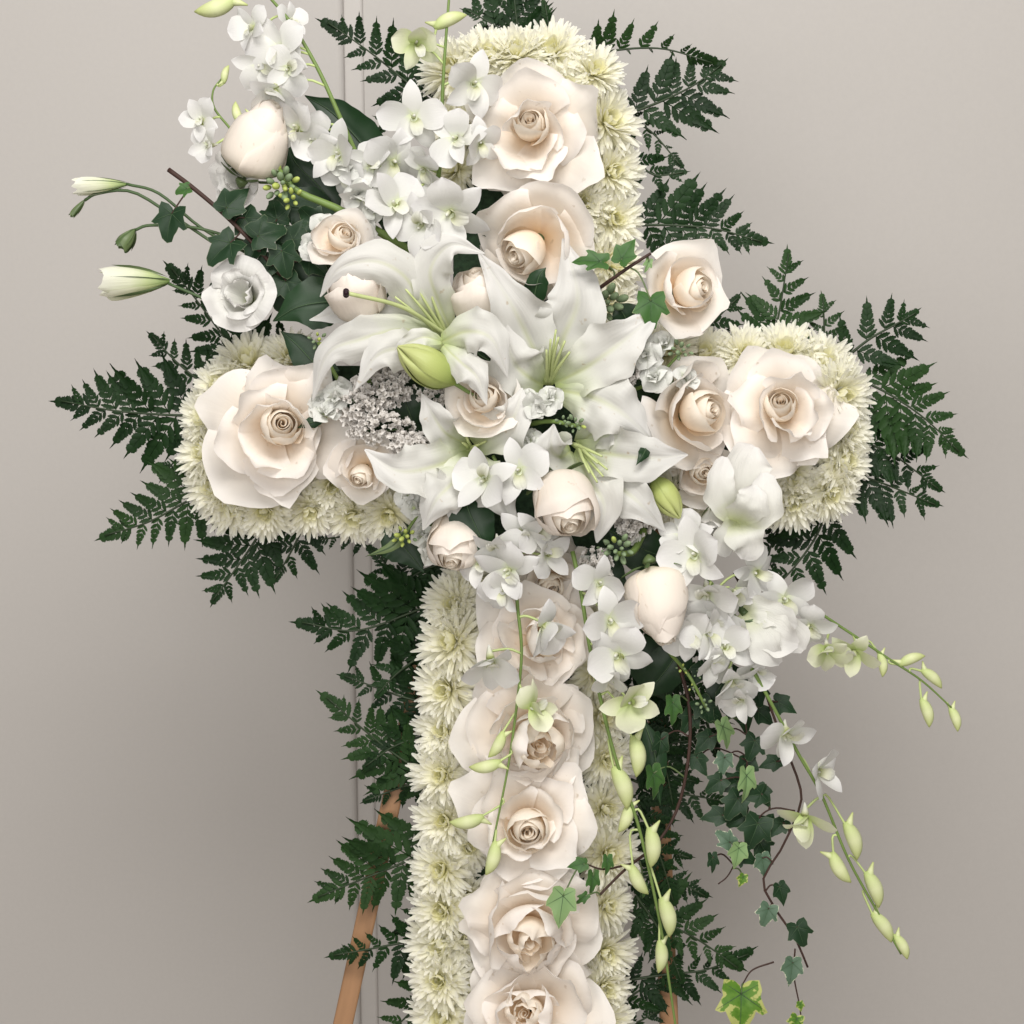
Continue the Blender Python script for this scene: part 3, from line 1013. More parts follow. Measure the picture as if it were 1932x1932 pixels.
def ivy_mesh(mat, seed, wide=1.0):
    rng = random.Random(seed)
    half = [(a + (rng.uniform(-3, 3) if a else 0), r * rng.uniform(.92, 1.08)) for a, r in IVY_OUT]
    ring = [(a, r) for a, r in half] + [(180, .14)] + [(-a, r * rng.uniform(.93, 1.07)) for a, r in half[:0:-1]]
    n = len(ring)
    b = MB()
    v, u = [], []
    fr = (1.0, .86, .6, .3)
    ph = rng.uniform(0, 6)
    for q in fr:
        for a, r in ring:
            x, y = r * q * math.cos(rad(a)), r * q * math.sin(rad(a)) * wide
            z = .26 * abs(y) - .20 * (x * x + y * y) + .05 * math.sin(5 * x + 4 * y + ph) * q
            v.append((x, y, z)); u.append(q)
    v.append((0, 0, 0)); u.append(0)
    f = []
    for k in range(len(fr) - 1):
        for i in range(n):
            f.append((k * n + i, k * n + (i + 1) % n, (k + 1) * n + (i + 1) % n, (k + 1) * n + i))
    k = len(fr) - 1
    for i in range(n):
        f.append((k * n + i, k * n + (i + 1) % n, len(v) - 1))
    b.add(v, f, u, u)
    for a, l in ((0, .9), (57, .60), (-57, .68), (120, .45), (-120, .45)):
        pts = []
        for q in np.linspace(0.02, 1, 6):
            x, y = l * q * math.cos(rad(a)), l * q * math.sin(rad(a)) * wide
            z = .26 * abs(y) - .20 * (x * x + y * y) + .05 * math.sin(5 * x + 4 * y + ph) * q + .005
            pts.append((x, y, z))
        b.tube(pts, np.linspace(.012, .003, 6), 4, m=1)
    return b.mesh('ivy_leaf', mat, M['vein'])


IVY = {k: [ivy_mesh(M[k], s, w) for s, w in ((1, 1.0), (2, .85), (3, .62))] for k in ('ivy', 'ivy_mid', 'ivy_grey', 'ivy_var', 'ivy_light')}


def make_vine(label, stems, leaves, seed=0, r=3.6, mat='twig', name='ivy_vine', leafname='leaf'):
    rng = random.Random(seed * 3 + 1)
    o = Pv(*stems[0][0])
    on = np.array(tuple(o))
    t = thing(name, label, 'ivy', Matrix.Translation(o), 'trailing ivy in the flower cross')
    allp = []
    for i, st in enumerate(stems):
        b = tube_px(st, r if i == 0 else r * .6, o, 24, .7)
        # knobbly: vary the rings a little
        link('stem', b.mesh('ivy_stem', M[mat]), t)
        allp.append(smooth_pts(st, 40) - on)
    SP = np.vstack(allp)
    for q in leaves:
        x, y, d, size, ang, kind = q[:6]
        tilt = q[6] if len(q) > 6 else (rng.uniform(-.4, .4), rng.uniform(-.2, .5))
        var = q[7] if len(q) > 7 else rng.choice((0, 0, 1))
        k = K(d)
        a = rad(ang)
        p = Pv(x, y, d) - o
        n_ = Vector((tilt[0], tilt[1], 1)).normalized()
        dv = Vector((math.cos(a), math.sin(a), 0))
        dv = (dv - n_ * dv.dot(n_)).normalized()
        yv = n_.cross(dv)
        R = Matrix((dv, yv, n_)).transposed().to_4x4()
        base = p - dv * size * k * .30
        l = link(leafname, IVY[kind][var], t, Matrix.Translation(base) @ R @ Matrix.Scale(size * k, 4))
        bb = np.array(tuple(base))
        dist = np.linalg.norm(SP - bb, axis=1)
        j = int(np.argmin(dist))
        if dist[j] < 110 * S:
            m1 = (SP[j] + bb) / 2 - np.array(tuple(dv)) * .25 * dist[j] - np.array((0, 0, .1 * dist[j]))
            pts = cat([SP[j], m1, bb], np.linspace(0, 1, 8))
            c = MB(); c.tube(pts, 1.7 * k, 5)
            link('leaf_stalk', c.mesh('ivy_leaf_stalk', M['twig' if kind in ('ivy', 'ivy_grey') else 'sepal']), t)
    return t


def make_leaf(label, ctrl, W, mat='salal', cup=-.15, seed=0, nrm=(0, 0, 1), name='broad_leaf', widths=LEAF_W, vein=True, grp='broad green leaves among the flowers'):
    o = Pv(*ctrl[0])
    t = thing(name, label, 'leaf', Matrix.Translation(o), grp)
    b = ribbon(ctrl, W, widths, o, cup=cup, ruf=.03, groove=.05, seed=seed, nrm=nrm)
    link('blade', b.mesh('leaf_blade', M[mat]), t)
    if vein:
        c2 = [(x, y, d + 1.0) for x, y, d in ctrl]
        b = tube_px(c2, 1.6, o, 16, .3, 4)
        link('midrib', b.mesh('leaf_midrib', M['vein']), t)
    return t


# ------------------------------------------------------------------ lisianthus, stock, statice
def make_lisi(label, x, y, d, Rpx, face, seed, roll=0, openness=1.0, stem=None, depth=1.0):
    rng = random.Random(seed * 11 + 4)
    R = Rpx * K(d)
    t = thing('lisianthus', label, 'lisianthus', Matrix.Translation(Pv(x, y, d)) @ facing(face, roll), 'white lisianthus blooms')
    for li, (cnt, sc, op) in enumerate(((3, .58, .5), (3, .82, .8), (4, 1.05, 1.1))):
        o = rng.uniform(0, 6)
        for i in range(cnt):
            e = op * openness
            rs = [.06, .30 * sc + .1 * e, .55 * sc + .1 * e, (.55 + .42 * e) * sc]
            zs = [-.55 * depth, -.15 * depth, .28 * depth, (.52 - .30 * e) * depth]
            b = rose_petal(rs, zs, o + i * 2 * math.pi / cnt + rng.uniform(-.2, .2), rad(76), R, rng, roll=.08, cusp=.0,
                           wave=.15, spiral=.06, rnd=.16, lip=-.08, nu=23, nv=11, ruff=.06)
            link('petal', b.mesh('lisianthus_petal', M['lisi']), t)
    b = MB()
    zz = np.array([-.75, -.62, -.5, -.4]) * R * depth
    b.tube(np.stack([0 * zz, 0 * zz, zz], 1), np.array([.04, .1, .13, .1]) * R, 8)
    c = link('calyx', b.mesh('lisianthus_calyx', M['sepal']), t)
    for i in range(5):
        b = rose_petal([.1, .32, .5, .62], [-.55 * depth, -.4 * depth, -.1 * depth, .05 * depth], i * 1.257, .07, R, rng, rnd=.9, nu=3, nv=6)
        link('sepal', b.mesh('lisianthus_sepal', M['sepal']), c)
    return t


def make_closed_bloom(label, x, y, d, L, W, ang, seed, kind='lisi', tilt=.1, stem=None, name='lisianthus_bud', open_=.0, sep=True):
    """bud or half-shut bloom lying along a direction in the picture, petals wrapped round each other"""
    rng = random.Random(seed)
    k = K(d)
    a = rad(ang)
    f = (math.cos(a), math.sin(a), tilt)
    base = Pv(x, y, d) - Vector(f) * (L * k * .5)
    t = thing(name, label, 'lisianthus', Matrix.Translation(base) @ facing(f, rng.uniform(0, 90)), 'lisianthus buds')
    w = W / L
    for i in range(5):
        rs = [.07 * w + .01, w * .55, w * .85, w * (.80 + open_)]
        zs = [0, .3, .65, 1.0]
        b = rose_petal(rs, zs, i * 1.257 + rng.uniform(-.2, .2), rad(62), L * k, rng, roll=.01, cusp=.08, wave=.02 + .04 * open_, spiral=.12, rnd=.12, lip=-.05 * (open_ > 0))
        link('petal', b.mesh('lisianthus_bud_petal', M[kind]), t)
    if sep:
        for i in range(5):
            b = rose_petal([.03, w * .66, w * .98, w * 1.06], [-.03, .25, .55, .88], i * 1.257 + .5, .10, L * k, rng, rnd=.85, nu=3, nv=7)
            link('sepal', b.mesh('lisianthus_sepal', M['sepal']), t)
    if stem:
        inv = (Matrix.Translation(base) @ facing(f, 0)).inverted()
        bt = tube_px(stem, 3.0, Vector((0, 0, 0)), 16, 1.0)
        Mi = (VM @ Matrix.Identity(4))
        b2 = MB()
        Minv = (VM.inverted() @ t.matrix_basis).inverted()
        b2.add([tuple(Minv @ Vector(q)) for q in bt.v], bt.f)
        link('stem', b2.mesh('lisianthus_stem', M['stem_dk']), t)
    return t


STOCKP = [unit_petal('stock_petal', M['stock'], .55, (.2, .5, .9, 1.1, 1.0, .7, .2), b, c, .12, s) for s, (b, c) in
          enumerate((((0, .1, .2, .15, -.05), .2), ((0, .16, .34, .45, .40), .35), ((0, .06, .1, .0, -.2), -.15)))]
FLORET_CORE = ball((0, 0, -.12), .22, 1.0).mesh('stock_floret_core', M['pedicel'])
SBUD = ball((0, 0, 0), .85, 1.9, 7)
SBUDM = {'b': SBUD.mesh('stock_bud', M['bluebud']), 'y': SBUD.mesh('yellow_stock_bud', M['yelbud']), 'w': ball((0, 0, 0), 1, 1.4, 8).mesh('white_stock_bud', M['stock'])}


def make_stock(label, florets, budspots, stem, seed, rs=5.5):
    rng = random.Random(seed * 29 + 7)
    o = Pv(*stem[0])
    t = thing('stock_stem', label, 'stock flower', Matrix.Translation(o), 'white stock stems in the flower cross')
    b = tube_px(stem, rs, o, 16, .7)
    link('stem', b.mesh('stock_stem', M['stem']), t)
    for x, y, d, R in florets:
        f = Vector((rng.uniform(-.6, .6), rng.uniform(-.3, .7), 1))
        r = R * K(d)
        c = link('floret', FLORET_CORE, t, Matrix.Translation(Pv(x, y, d) - o) @ facing(f, rng.uniform(0, 360)) @ Matrix.Scale(r, 4))
        for li, (cnt, tl, sc) in enumerate(((5, 8, 1.0), (4, 36, .85), (4, 60, .62))):
            oo = rng.uniform(0, 6)
            for i in range(cnt):
                m_ = Matrix.Rotation(oo + i * 6.283 / cnt + rng.uniform(-.25, .25), 4, 'Z') @ Matrix.Rotation(-rad(tl + rng.uniform(-14, 14)), 4, 'Y') \
                    @ Matrix.Rotation(rng.uniform(-.5, .5), 4, 'X') @ Matrix.Scale(sc * rng.uniform(.85, 1.1), 4)
                link('petal', rng.choice(STOCKP), c, m_)
    for x, y, d, r, n_, kinds in budspots:
        for i in range(n_):
            a = i * 2.4
            q = math.sqrt((i + .4) / n_)
            px, py = x + r * q * math.cos(a), y + r * q * math.sin(a) * .9
            dd = d + r * .8 * (1 - q * q)
            f = Vector((math.cos(a) * q * .9, -math.sin(a) * q * .9, .9))
            s_ = r * rng.uniform(.17, .27) * K(d)
            link('bud', SBUDM[rng.choice(kinds)], t, Matrix.Translation(Pv(px, py, dd) - o) @ facing(f) @ Matrix.Scale(s_, 4))
    return t


def make_statice(label, blobs, seed, name='statice_cluster'):
    rng = random.Random(seed * 41 + 9)
    o = Pv(blobs[0][0], blobs[0][1], blobs[0][2] - 40)
    t = thing(name, label, 'statice', Matrix.Translation(o), 'clusters of tiny greyish statice blossoms')
    b, st = MB(), MB()
    for x, y, d, rx, ry, n_ in blobs:
        for i in range(n_):
            a = rng.uniform(0, 6.283)
            q = math.sqrt(rng.random())
            px, py = x + rx * q * math.cos(a), y + ry * q * math.sin(a)
            dd = d + 22 * (1 - q * q) + rng.uniform(-16, 10)
            r = rng.uniform(4.2, 7.2) * K(dd)
            F = facing((math.cos(a) * q * .8 + rng.uniform(-.5, .5), -math.sin(a) * q * .8 + rng.uniform(-.3, .6), 1), rng.uniform(0, 360))
            F = Matrix.Translation(Pv(px, py, dd) - o) @ F
            m_ = 10
            v, w = [(0, 0, -r * .9)], [0.0]
            for k in range(m_):
                th = k * 6.283 / m_
                rr = r * (1.0 if k % 2 else .72)
                v.append((rr * .42 * math.cos(th), rr * .42 * math.sin(th), -r * .1)); w.append(.45)
            for k in range(m_):
                th = k * 6.283 / m_
                rr = r * (1.08 if k % 2 else .75) * rng.uniform(.9, 1.1)
                v.append((rr * math.cos(th), rr * math.sin(th), r * rng.uniform(.2, .6))); w.append(1.0)
            f = [(0, 1 + (k + 1) % m_, 1 + k) for k in range(m_)] + [(1 + k, 1 + (k + 1) % m_, 1 + m_ + (k + 1) % m_, 1 + m_ + k) for k in range(m_)]
            b.add([tuple(F @ Vector(p)) for p in v], f, [0] * len(v), w)
        for i in range(max(3, n_ // 25)):
            a = rng.uniform(0, 6.283)
            P = Pv(x + rx * .6 * math.cos(a), y + ry * .6 * math.sin(a), d - 5) - o
            Q = Pv(x + rng.uniform(-8, 8), y + rng.uniform(-8, 8), d - 45) - o
            st.tube([tuple(Q), tuple((P + Q) / 2), tuple(P)], 2.0 * K(d), 5)
    s_ = link('blossoms', b.mesh('statice_blossoms', M['stat']), t)
    s_['kind'] = 'stuff'
    link('stems', st.mesh('statice_stems', M['stem_dk']), t)
    return t


# ================================================================== PLACEMENT
exec_order = []

# ---- chrysanthemums along the edges of the cross
ORD = ['first', 'second', 'third', 'fourth', 'fifth', 'sixth', 'seventh', 'eighth', 'ninth', 'tenth', 'eleventh', 'twelfth', 'thirteenth', 'fourteenth']
MUMS = [
    ('left|on the top end of the upper arm', (0, .8), 35, 72,
     [(858, 135, -.5, .5), (920, 112), (975, 108), (1040, 105), (1118, 140, .4, .5)]),
    ('top|on the right edge of the upper arm', (.75, .1), 35, 72,
     [(1140, 232), (1150, 325), (1152, 415), (1148, 500), (1140, 565)]),
    ('top|just right of the upper roses', (.2, .1), 42, 62,
     [(1060, 170), (1085, 300), (1098, 385), (1085, 470)]),
    ('top|under the orchids left of the upper rose', (-.7, .1), 30, 66,
     [(862, 232), (862, 320)]),
    ('left|on the top edge of the right arm', (0, .8), 35, 68,
     [(1255, 668), (1330, 672), (1405, 672), (1480, 670), (1548, 690, .4, .6)]),
    ('top|round the end of the right arm', (.85, 0), 35, 68,
     [(1578, 745), (1585, 810), (1583, 870), (1560, 925, .6, -.5)]),
    ('left|on the bottom edge of the right arm', (0, -.7), 35, 68,
     [(1270, 935), (1345, 930), (1420, 940), (1495, 940), (1490, 895, .1, -.3)]),
    ('left|on the top edge of the left arm', (-.2, .8), 35, 66,
     [(420, 730, -.6, .5), (470, 690), (550, 680)]),
    ('top|round the end of the left arm', (-.85, 0), 35, 68,
     [(398, 790), (392, 855), (410, 915, -.6, -.4)]),
    ('left|on the bottom edge of the left arm', (0, -.75), 35, 68,
     [(440, 950, -.3, -.6), (500, 960), (585, 958), (668, 968), (628, 912, 0, -.3), (735, 965)]),
    ('top|on the left edge of the shaft', (-.6, 0), 35, 70,
     [(860, 1140), (858, 1212), (848, 1300), (842, 1380), (838, 1460), (842, 1548), (836, 1640), (838, 1715), (836, 1780), (832, 1848), (840, 1915)]),
    ('top|between left edge and roses of the shaft', (-.1, 0), 32, 55,
     [(885, 1100), (886, 1180), (890, 1265), (880, 1345), (882, 1420), (880, 1510), (884, 1600), (880, 1690), (880, 1770), (882, 1855)]),
    ('top|on the right edge of the shaft', (.6, 0), 30, 66,
     [(1112, 1100), (1118, 1180), (1122, 1270), (1132, 1350), (1138, 1430), (1136, 1525), (1142, 1610), (1140, 1708), (1138, 1795), (1134, 1862), (1138, 1930)]),
]
ms = 0
for where, (fx, fy), d0, R0, spots in MUMS:
    for i, q in enumerate(spots):
        tx, ty = (q[2], q[3]) if len(q) > 2 else (fx + RNG.uniform(-.2, .2), fy + RNG.uniform(-.2, .2))
        make_mum(q[0], q[1], d0 - 14 + RNG.uniform(-8, 8), R0 * RNG.uniform(.92, 1.08), (tx * .75, ty * .75, 1),
                 '%s cream chrysanthemum from the %s %s' % ((ORD[i],) + tuple(where.split('|'))), ms)
        ms += 1

# ---- roses
ROSES = [
    (1005, 255, 99, 122, (-.12, -.12, 1), 'open', 'large open cream rose in the middle of the upper arm', 20, 1),
    (1015, 452, 95, 114, (-.16, -.42, 1), 'half', 'peach-hearted rose facing down below the large upper-arm rose', 0, 2),
    (920, 608, 120, 74, (-.22, .85, .6), 'cup', 'cream rose bud tucked beneath the arching lily petals left of the main lily', 0, 3),
    (1276, 552, 110, 92, (.55, .12, 1), 'half', 'half-open pinkish rose just right of the ivy twig', 40, 4),
    (1472, 780, 104, 113, (.16, .05, 1), 'open', 'large open cream rose on the end of the right arm', 75, 5),
    (1290, 785, 108, 110, (.7, -.05, .9), 'half', 'blush rose turned right beside the large right-arm rose', 10, 6),
    (525, 810, 104, 128, (.05, -.22, 1), 'open', 'large open cream rose on the end of the left arm', 130, 7),
    (690, 882, 95, 66, (-.2, -.1, 1), 'half', 'small blush rose peeping out below the statice cluster', 15, 8),
    (918, 762, 175, 74, (0, .10, 1), 'half', 'yellow-hearted rose with tight swirl in the very centre of the spray', 60, 9),
    (1054, 905, 180, 84, (.16, -.72, .70), 'cup', 'cream rose nodding downward below the lower right lily', 30, 10),
    (866, 985, 125, 70, (-.12, -.75, .68), 'cup', 'slender cream rose nodding beside the broad dark leaf', 80, 11),
    (1228, 1072, 170, 80, (.18, -.95, .28), 'bud', 'plump closed rose bud hanging head down among the orchids', 10, 12),
    (462, 330, 120, 80, (.42, .85, .30), 'bud', 'plump pale pink rose bud at the upper left of the spray', 50, 13),
    (640, 458, 150, 60, (-.1, .3, 1), 'half', 'small peach spray rose ringed by white stock florets', 25, 14),
    (690, 590, 150, 74, (-.30, .70, .70), 'cup', 'cream rose bud under the hooded lily petal', 0, 15),
    (1015, 1205, 99, 104, (.15, .02, 1), 'loose', 'uppermost rose on the shaft, half hidden by orchids', 10, 16),
    (1000, 1385, 102, 116, (.12, -.15, 1), 'loose', 'second rose down the shaft, behind the hanging orchid stem', 200, 17),
    (995, 1548, 106, 114, (-.05, .05, 1), 'open', 'third rose down the shaft, with a small round button centre', 95, 18),
    (995, 1742, 102, 121, (.10, -.10, 1), 'loose', 'fourth rose down the shaft, with an ivy leaf lying on it', 160, 19),
    (1000, 1905, 102, 120, (-.05, .12, 1), 'loose', 'lowest rose on the shaft, cut by the photo edge', 310, 20),
    (1035, 1095, 62, 88, (.1, -.1, 1), 'open', 'shaded rose at the head of the shaft behind the orchids', 40, 21),
    (1318, 885, 62, 66, (.1, -.3, 1), 'half', 'rose mostly hidden under the lisianthus on the right arm', 75, 22),
]
for x, y, d, R, f, st, lab, ro, sd in ROSES:
    make_rose(x, y, d, R, f, st, lab, ro, sd)

# ---- lilies
make_lily('largest open white lily facing out right of centre, with green filaments', (1035, 728, 130), [
    ([(1038, 722, 128), (1062, 640, 165), (1090, 560, 185), (1062, 450, 165)], 64, {}),
    ([(1026, 728, 135), (990, 705, 185), (965, 672, 205), (945, 600, 195)], 52, {}),
    ([(1030, 724, 130), (1005, 655, 178), (965, 575, 208), (903, 476, 205)], 56, {}),
    ([(1046, 724, 132), (1110, 690, 188), (1180, 640, 212), (1245, 585, 195)], 54, {}),
    ([(1050, 735, 140), (1115, 748, 190), (1175, 780, 210), (1234, 834, 180)], 62, {'cup': -.15}),
], [(1049, 622, 235), (1039, 640, 240), (1031, 660, 235), (1066, 643, 235), (1075, 664, 230), (1054, 636, 245)], seed=1, fil_base=(1033, 722, 145))
make_lily('white lily left of centre whose long style ends in a dark stigma', (845, 640, 120), [
    ([(845, 625, 120), (808, 575, 140), (785, 530, 150), (790, 480, 140)], 34, {}),
    ([(850, 622, 130), (828, 570, 180), (812, 510, 215), (850, 462, 238), (914, 478, 232)], 38, {'ruf': .16, 'cup': .1}),
    ([(838, 632, 128), (745, 602, 160), (660, 588, 165), (584, 604, 150)], 34, {}),
    ([(840, 628, 130), (800, 580, 185), (762, 520, 225), (705, 492, 242), (640, 508, 236), (604, 560, 205)], 41, {'cup': -.25, 'ruf': .10}),
    ([(842, 640, 135), (760, 622, 195), (680, 640, 222), (618, 668, 220), (590, 755, 180)], 39, {'cup': -.15}),
    ([(835, 645, 140), (780, 655, 205), (715, 668, 232), (671, 734, 215)], 38, {'cup': -.2, 'ruf': .14}),
], [(745, 560, 215), (765, 545, 210), (785, 540, 205), (805, 535, 195)], style=[(843, 632, 140), (760, 580, 225), (655, 553, 285)], seed=2)
make_lily('two curling white lily petals draped over the central rose', (833, 645, 225), [
    ([(833, 645, 225), (800, 636, 240), (765, 650, 240), (745, 662, 232)], 18, {'ruf': .2}),
    ([(834, 645, 225), (880, 625, 262), (928, 640, 272), (958, 712, 240)], 44, {'cup': -.25}),
    ([(836, 652, 230), (868, 682, 258), (900, 712, 264), (918, 764, 250)], 30, {'cup': -.25}),
], seed=3)
make_lily('wide white lily below the central rose, seen from the front', (888, 845, 120), [
    ([(893, 838, 120), (935, 815, 175), (970, 785, 205), (985, 732, 200)], 48, {}),
    ([(880, 838, 125), (842, 818, 180), (818, 785, 208), (795, 742, 215)], 34, {'ruf': .15}),
    ([(893, 858, 130), (918, 900, 195), (945, 940, 214), (974, 998, 190)], 42, {'cup': -.1}),
    ([(887, 855, 130), (870, 892, 180), (858, 930, 195), (850, 985, 180)], 40, {}),
    ([(885, 856, 130), (858, 905, 198), (822, 945, 218), (798, 1000, 190)], 44, {'ruf': .14, 'cup': -.1}),
    ([(885, 848, 125), (825, 878, 190), (750, 888, 218), (688, 848, 212)], 48, {}),
], [(872, 835, 165), (905, 838, 168), (895, 862, 170), (880, 824, 160), (918, 832, 160)], seed=4)
make_lily('white lily at lower right of centre with curled filaments in its throat', (1080, 845, 120), [
    ([(1090, 838, 120), (1125, 815, 165), (1165, 812, 182), (1205, 838, 165)], 36, {'ruf': .15}),
    ([(1088, 855, 128), (1150, 905, 180), (1205, 948, 205), (1256, 1004, 180)], 44, {'cup': -.05}),
    ([(1086, 846, 128), (1160, 858, 190), (1228, 864, 212), (1298, 858, 190)], 48, {}),
    ([(1084, 855, 128), (1112, 905, 190), (1140, 955, 208), (1126, 1024, 178)], 46, {}),
    ([(1078, 850, 125), (1058, 862, 175), (1040, 845, 215), (1045, 800, 222)], 44, {'ruf': .14, 'cup': .35}),
], [(1136, 861, 215), (1146, 886, 222), (1138, 899, 226), (1127, 910, 220), (1112, 892, 224), (1128, 874, 226)], seed=5, fil_base=(1086, 838, 140))


def make_lilybud(label, x, y, d, L, W, ang, seed):
    k = K(d)
    a = rad(ang)
    f = (math.cos(a), math.sin(a), .25)
    base = Pv(x, y, d) - Vector(f) * (L * k * .5)
    t = thing('lily_bud', label, 'lily bud', Matrix.Translation(base) @ facing(f, seed), 'green lily buds')
    rng = random.Random(seed)
    w = W / L
    for i in range(6):
        o_ = 1.0 if i % 2 == 0 else .94
        b = rose_petal([.10 * w, w * .85 * o_, w * 1.02 * o_, w * .70 * o_, .02], [0, .22, .52, .80, 1.0], i * 1.0472, rad(36 if i % 2 == 0 else 30), L * k, rng,
                       roll=-.34 * w, rnd=.02, spiral=0, wave=.0, nu=11, nv=14)
        link('tepal', b.mesh('lily_bud_tepal', M['lilybud']), t)
    bt = MB()
    zz = np.array([-.45, -.2, .0, .06]) * L * k
    bt.tube(np.stack([0 * zz, 0 * zz, zz], 1), np.array([.09, .1, .12, .1]) * W * k, 7)
    link('stalk', bt.mesh('lily_bud_stalk', M['stem']), t)


make_lilybud('fat yellow-green lily bud lying left of the central rose', 803, 688, 235, 132, 37, 148, 3)
make_lilybud('smaller green lily bud pointing down right of the lower lily', 1258, 940, 170, 96, 27, -58, 8)

# ---- orchid sprays
make_spray('white orchid spray rising to the upper left corner', [(705, 350, 110), (690, 330, 120), (642, 222, 140), (600, 130, 145), (550, 45, 145), (500, -15, 140)], [
    (525, 95, 150, 60, (-.15, -.1, 1), 10), (478, 52, 145, 46, (-.6, .1, .8), 30, 'w', .3), (520, 170, 150, 56, (-.35, -.6, .8), 170, 'w', .2),
    (562, 240, 140, 52, (-.1, -.2, 1), 20), (640, 292, 135, 56, (-.1, .1, 1), -10), (690, 365, 140, 48, (.1, -.2, 1), 50), (492, 122, 135, 48, (-.4, -.2, 1), 80), (545, 130, 160, 46, (.1, -.3, 1), 120), (590, 262, 128, 46, (.1, -.1, 1), 60), (655, 330, 120, 44, (0, -.2, 1), 10), (548, 40, 130, 36, (.2, .6, .7), 0, 'w', .4),
], [(405, 6, 140, 84, 200)], seed=1, rs=5.5)
make_spray('short orchid sprig with a curled tip at far upper left', [(470, 300, 110), (440, 250, 118), (405, 205, 124), (402, 172, 126), (418, 148, 126)], [
    (382, 228, 130, 42, (-.5, .2, 1), 30, 'w', .2), (395, 275, 128, 38, (-.6, -.3, .9), 100, 'w', .4),
], [(427, 140, 130, 36, 75), (450, 212, 124, 44, 105), (490, 224, 124, 46, -12)], seed=2, rs=3.0)
make_spray('upright orchid spray left of the large upper rose', [(826, 345, 110), (830, 300, 125), (834, 200, 140), (838, 120, 148), (848, -15, 148)], [
    (785, 82, 150, 50, (-.2, .3, 1), 15, 'g', .25), (893, 158, 155, 58, (.3, .1, 1), -20), (780, 222, 150, 60, (-.1, .1, 1), 8),
    (862, 262, 158, 54, (.15, -.2, 1), 60), (742, 305, 145, 62, (-.2, -.2, 1), -15), (800, 318, 135, 48, (0, -.4, 1), 35),
    (745, 388, 190, 62, (-.1, 0, 1), 40), (850, 400, 225, 72, (.1, -.1, 1), 90), (795, 425, 200, 56, (-.2, .1, 1), 160), (700, 312, 130, 50, (-.1, .1, 1), 70), (905, 270, 150, 44, (.5, 0, 1), 20),
], [(850, 40, 155, 66, 22)], seed=3, rs=5.0)
make_spray('orchid spray hanging down the front of the shaft, at its left', [(970, 1050, 190), (976, 1140, 190), (984, 1230, 185), (975, 1330, 180), (958, 1450, 172), (930, 1590, 165)], [
    (985, 1005, 200, 48, (.2, -.4, 1), 200), (1030, 1045, 185, 48, (.2, .1, 1), 90), (905, 1060, 170, 44, (-.2, -.1, 1), 40), (960, 1075, 205, 58, (.1, -.1, 1), 60), (950, 1115, 200, 46, (-.2, -.2, 1), 10), (1025, 1182, 200, 60, (.3, -.6, .8), 150, 'w', .35),
    (925, 1245, 192, 62, (-.3, -.5, .8), 190, 'w', .35), (1002, 1335, 192, 50, (.4, -.2, .8), 120, 'g', .4),
], [(935, 1405, 180, 56, 240), (915, 1442, 180, 62, 190), (880, 1546, 172, 66, 190), (925, 1620, 172, 66, -106)], seed=4, rs=3.8)
make_spray('longest orchid spray hanging right of the shaft with seven pale buds', [(1080, 1040, 170), (1095, 1110, 175), (1118, 1250, 175), (1158, 1420, 165), (1205, 1560, 150), (1245, 1740, 130), (1262, 1850, 118), (1278, 1960, 110)], [
    (1130, 1100, 195, 50, (-.1, .3, 1), -10), (1150, 1170, 205, 60, (.1, .1, 1), 12), (1165, 1235, 200, 62, (.1, -.1, 1), 40),
    (1190, 1325, 190, 58, (.5, -.2, .9), 100, 'g', .3), (1150, 1275, 180, 40, (0, -.5, .9), 180, 'w', .3),
], [(1197, 1428, 165, 78, -85), (1170, 1488, 162, 84, -72), (1177, 1543, 150, 60, -110), (1226, 1600, 158, 76, -88), (1208, 1660, 140, 64, -60, -1), (1255, 1732, 145, 76, -78), (1243, 1806, 130, 62, -92)], seed=5, rs=4.4)
make_spray('orchid spray arching down to the lower right with a string of pale buds', [(1330, 1130, 150), (1385, 1210, 150), (1432, 1285, 145), (1505, 1420, 130), (1550, 1500, 120), (1600, 1620, 108), (1655, 1720, 98), (1700, 1800, 90)], [
    (1335, 1195, 165, 52, (.1, .2, 1), 10), (1300, 1195, 160, 52, (-.1, -.1, 1), 40), (1368, 1222, 165, 52, (.2, .1, 1), 20), (1378, 1285, 160, 56, (0, -.4, .9), 170, 'w', .2), (1400, 1320, 150, 42, (.1, -.5, .9), 200, 'w', .3), (1345, 1250, 150, 48, (-.1, -.4, 1), 160, 'w', .1), (1425, 1262, 140, 44, (.3, -.4, .9), 140, 'w', .3),
    (1480, 1385, 140, 62, (.3, -.5, .8), 150, 'w', .35), (1540, 1455, 130, 56, (.7, -.2, .6), 80, 'w', .5), (1520, 1540, 125, 58, (.0, -.8, .6), 180, 'g', .4),
], [(1606, 1588, 115, 74, -72), (1589, 1637, 112, 68, -58, -1), (1646, 1680, 106, 72, -70), (1664, 1752, 98, 66, -56), (1700, 1788, 94, 52, -62)], seed=6, rs=4.2)
make_spray('thin orchid spray reaching out to the far right edge', [(1440, 1110, 110), (1510, 1135, 110), (1590, 1185, 105), (1680, 1245, 98), (1740, 1285, 92), (1795, 1335, 86)], [
    (1480, 1130, 125, 56, (.2, .1, 1), 30), (1528, 1180, 105, 48, (.3, -.1, 1), 60, 'w', .2), (1560, 1225, 110, 48, (-.1, -.6, .8), 180, 'g', .4), (1612, 1228, 108, 50, (.1, -.6, .8), 170, 'g', .45),
], [(1662, 1255, 100, 46, -82), (1722, 1247, 98, 52, 20), (1758, 1282, 92, 52, -42), (1746, 1346, 92, 56, -74), (1800, 1358, 86, 48, -72)], seed=7, rs=3.4)
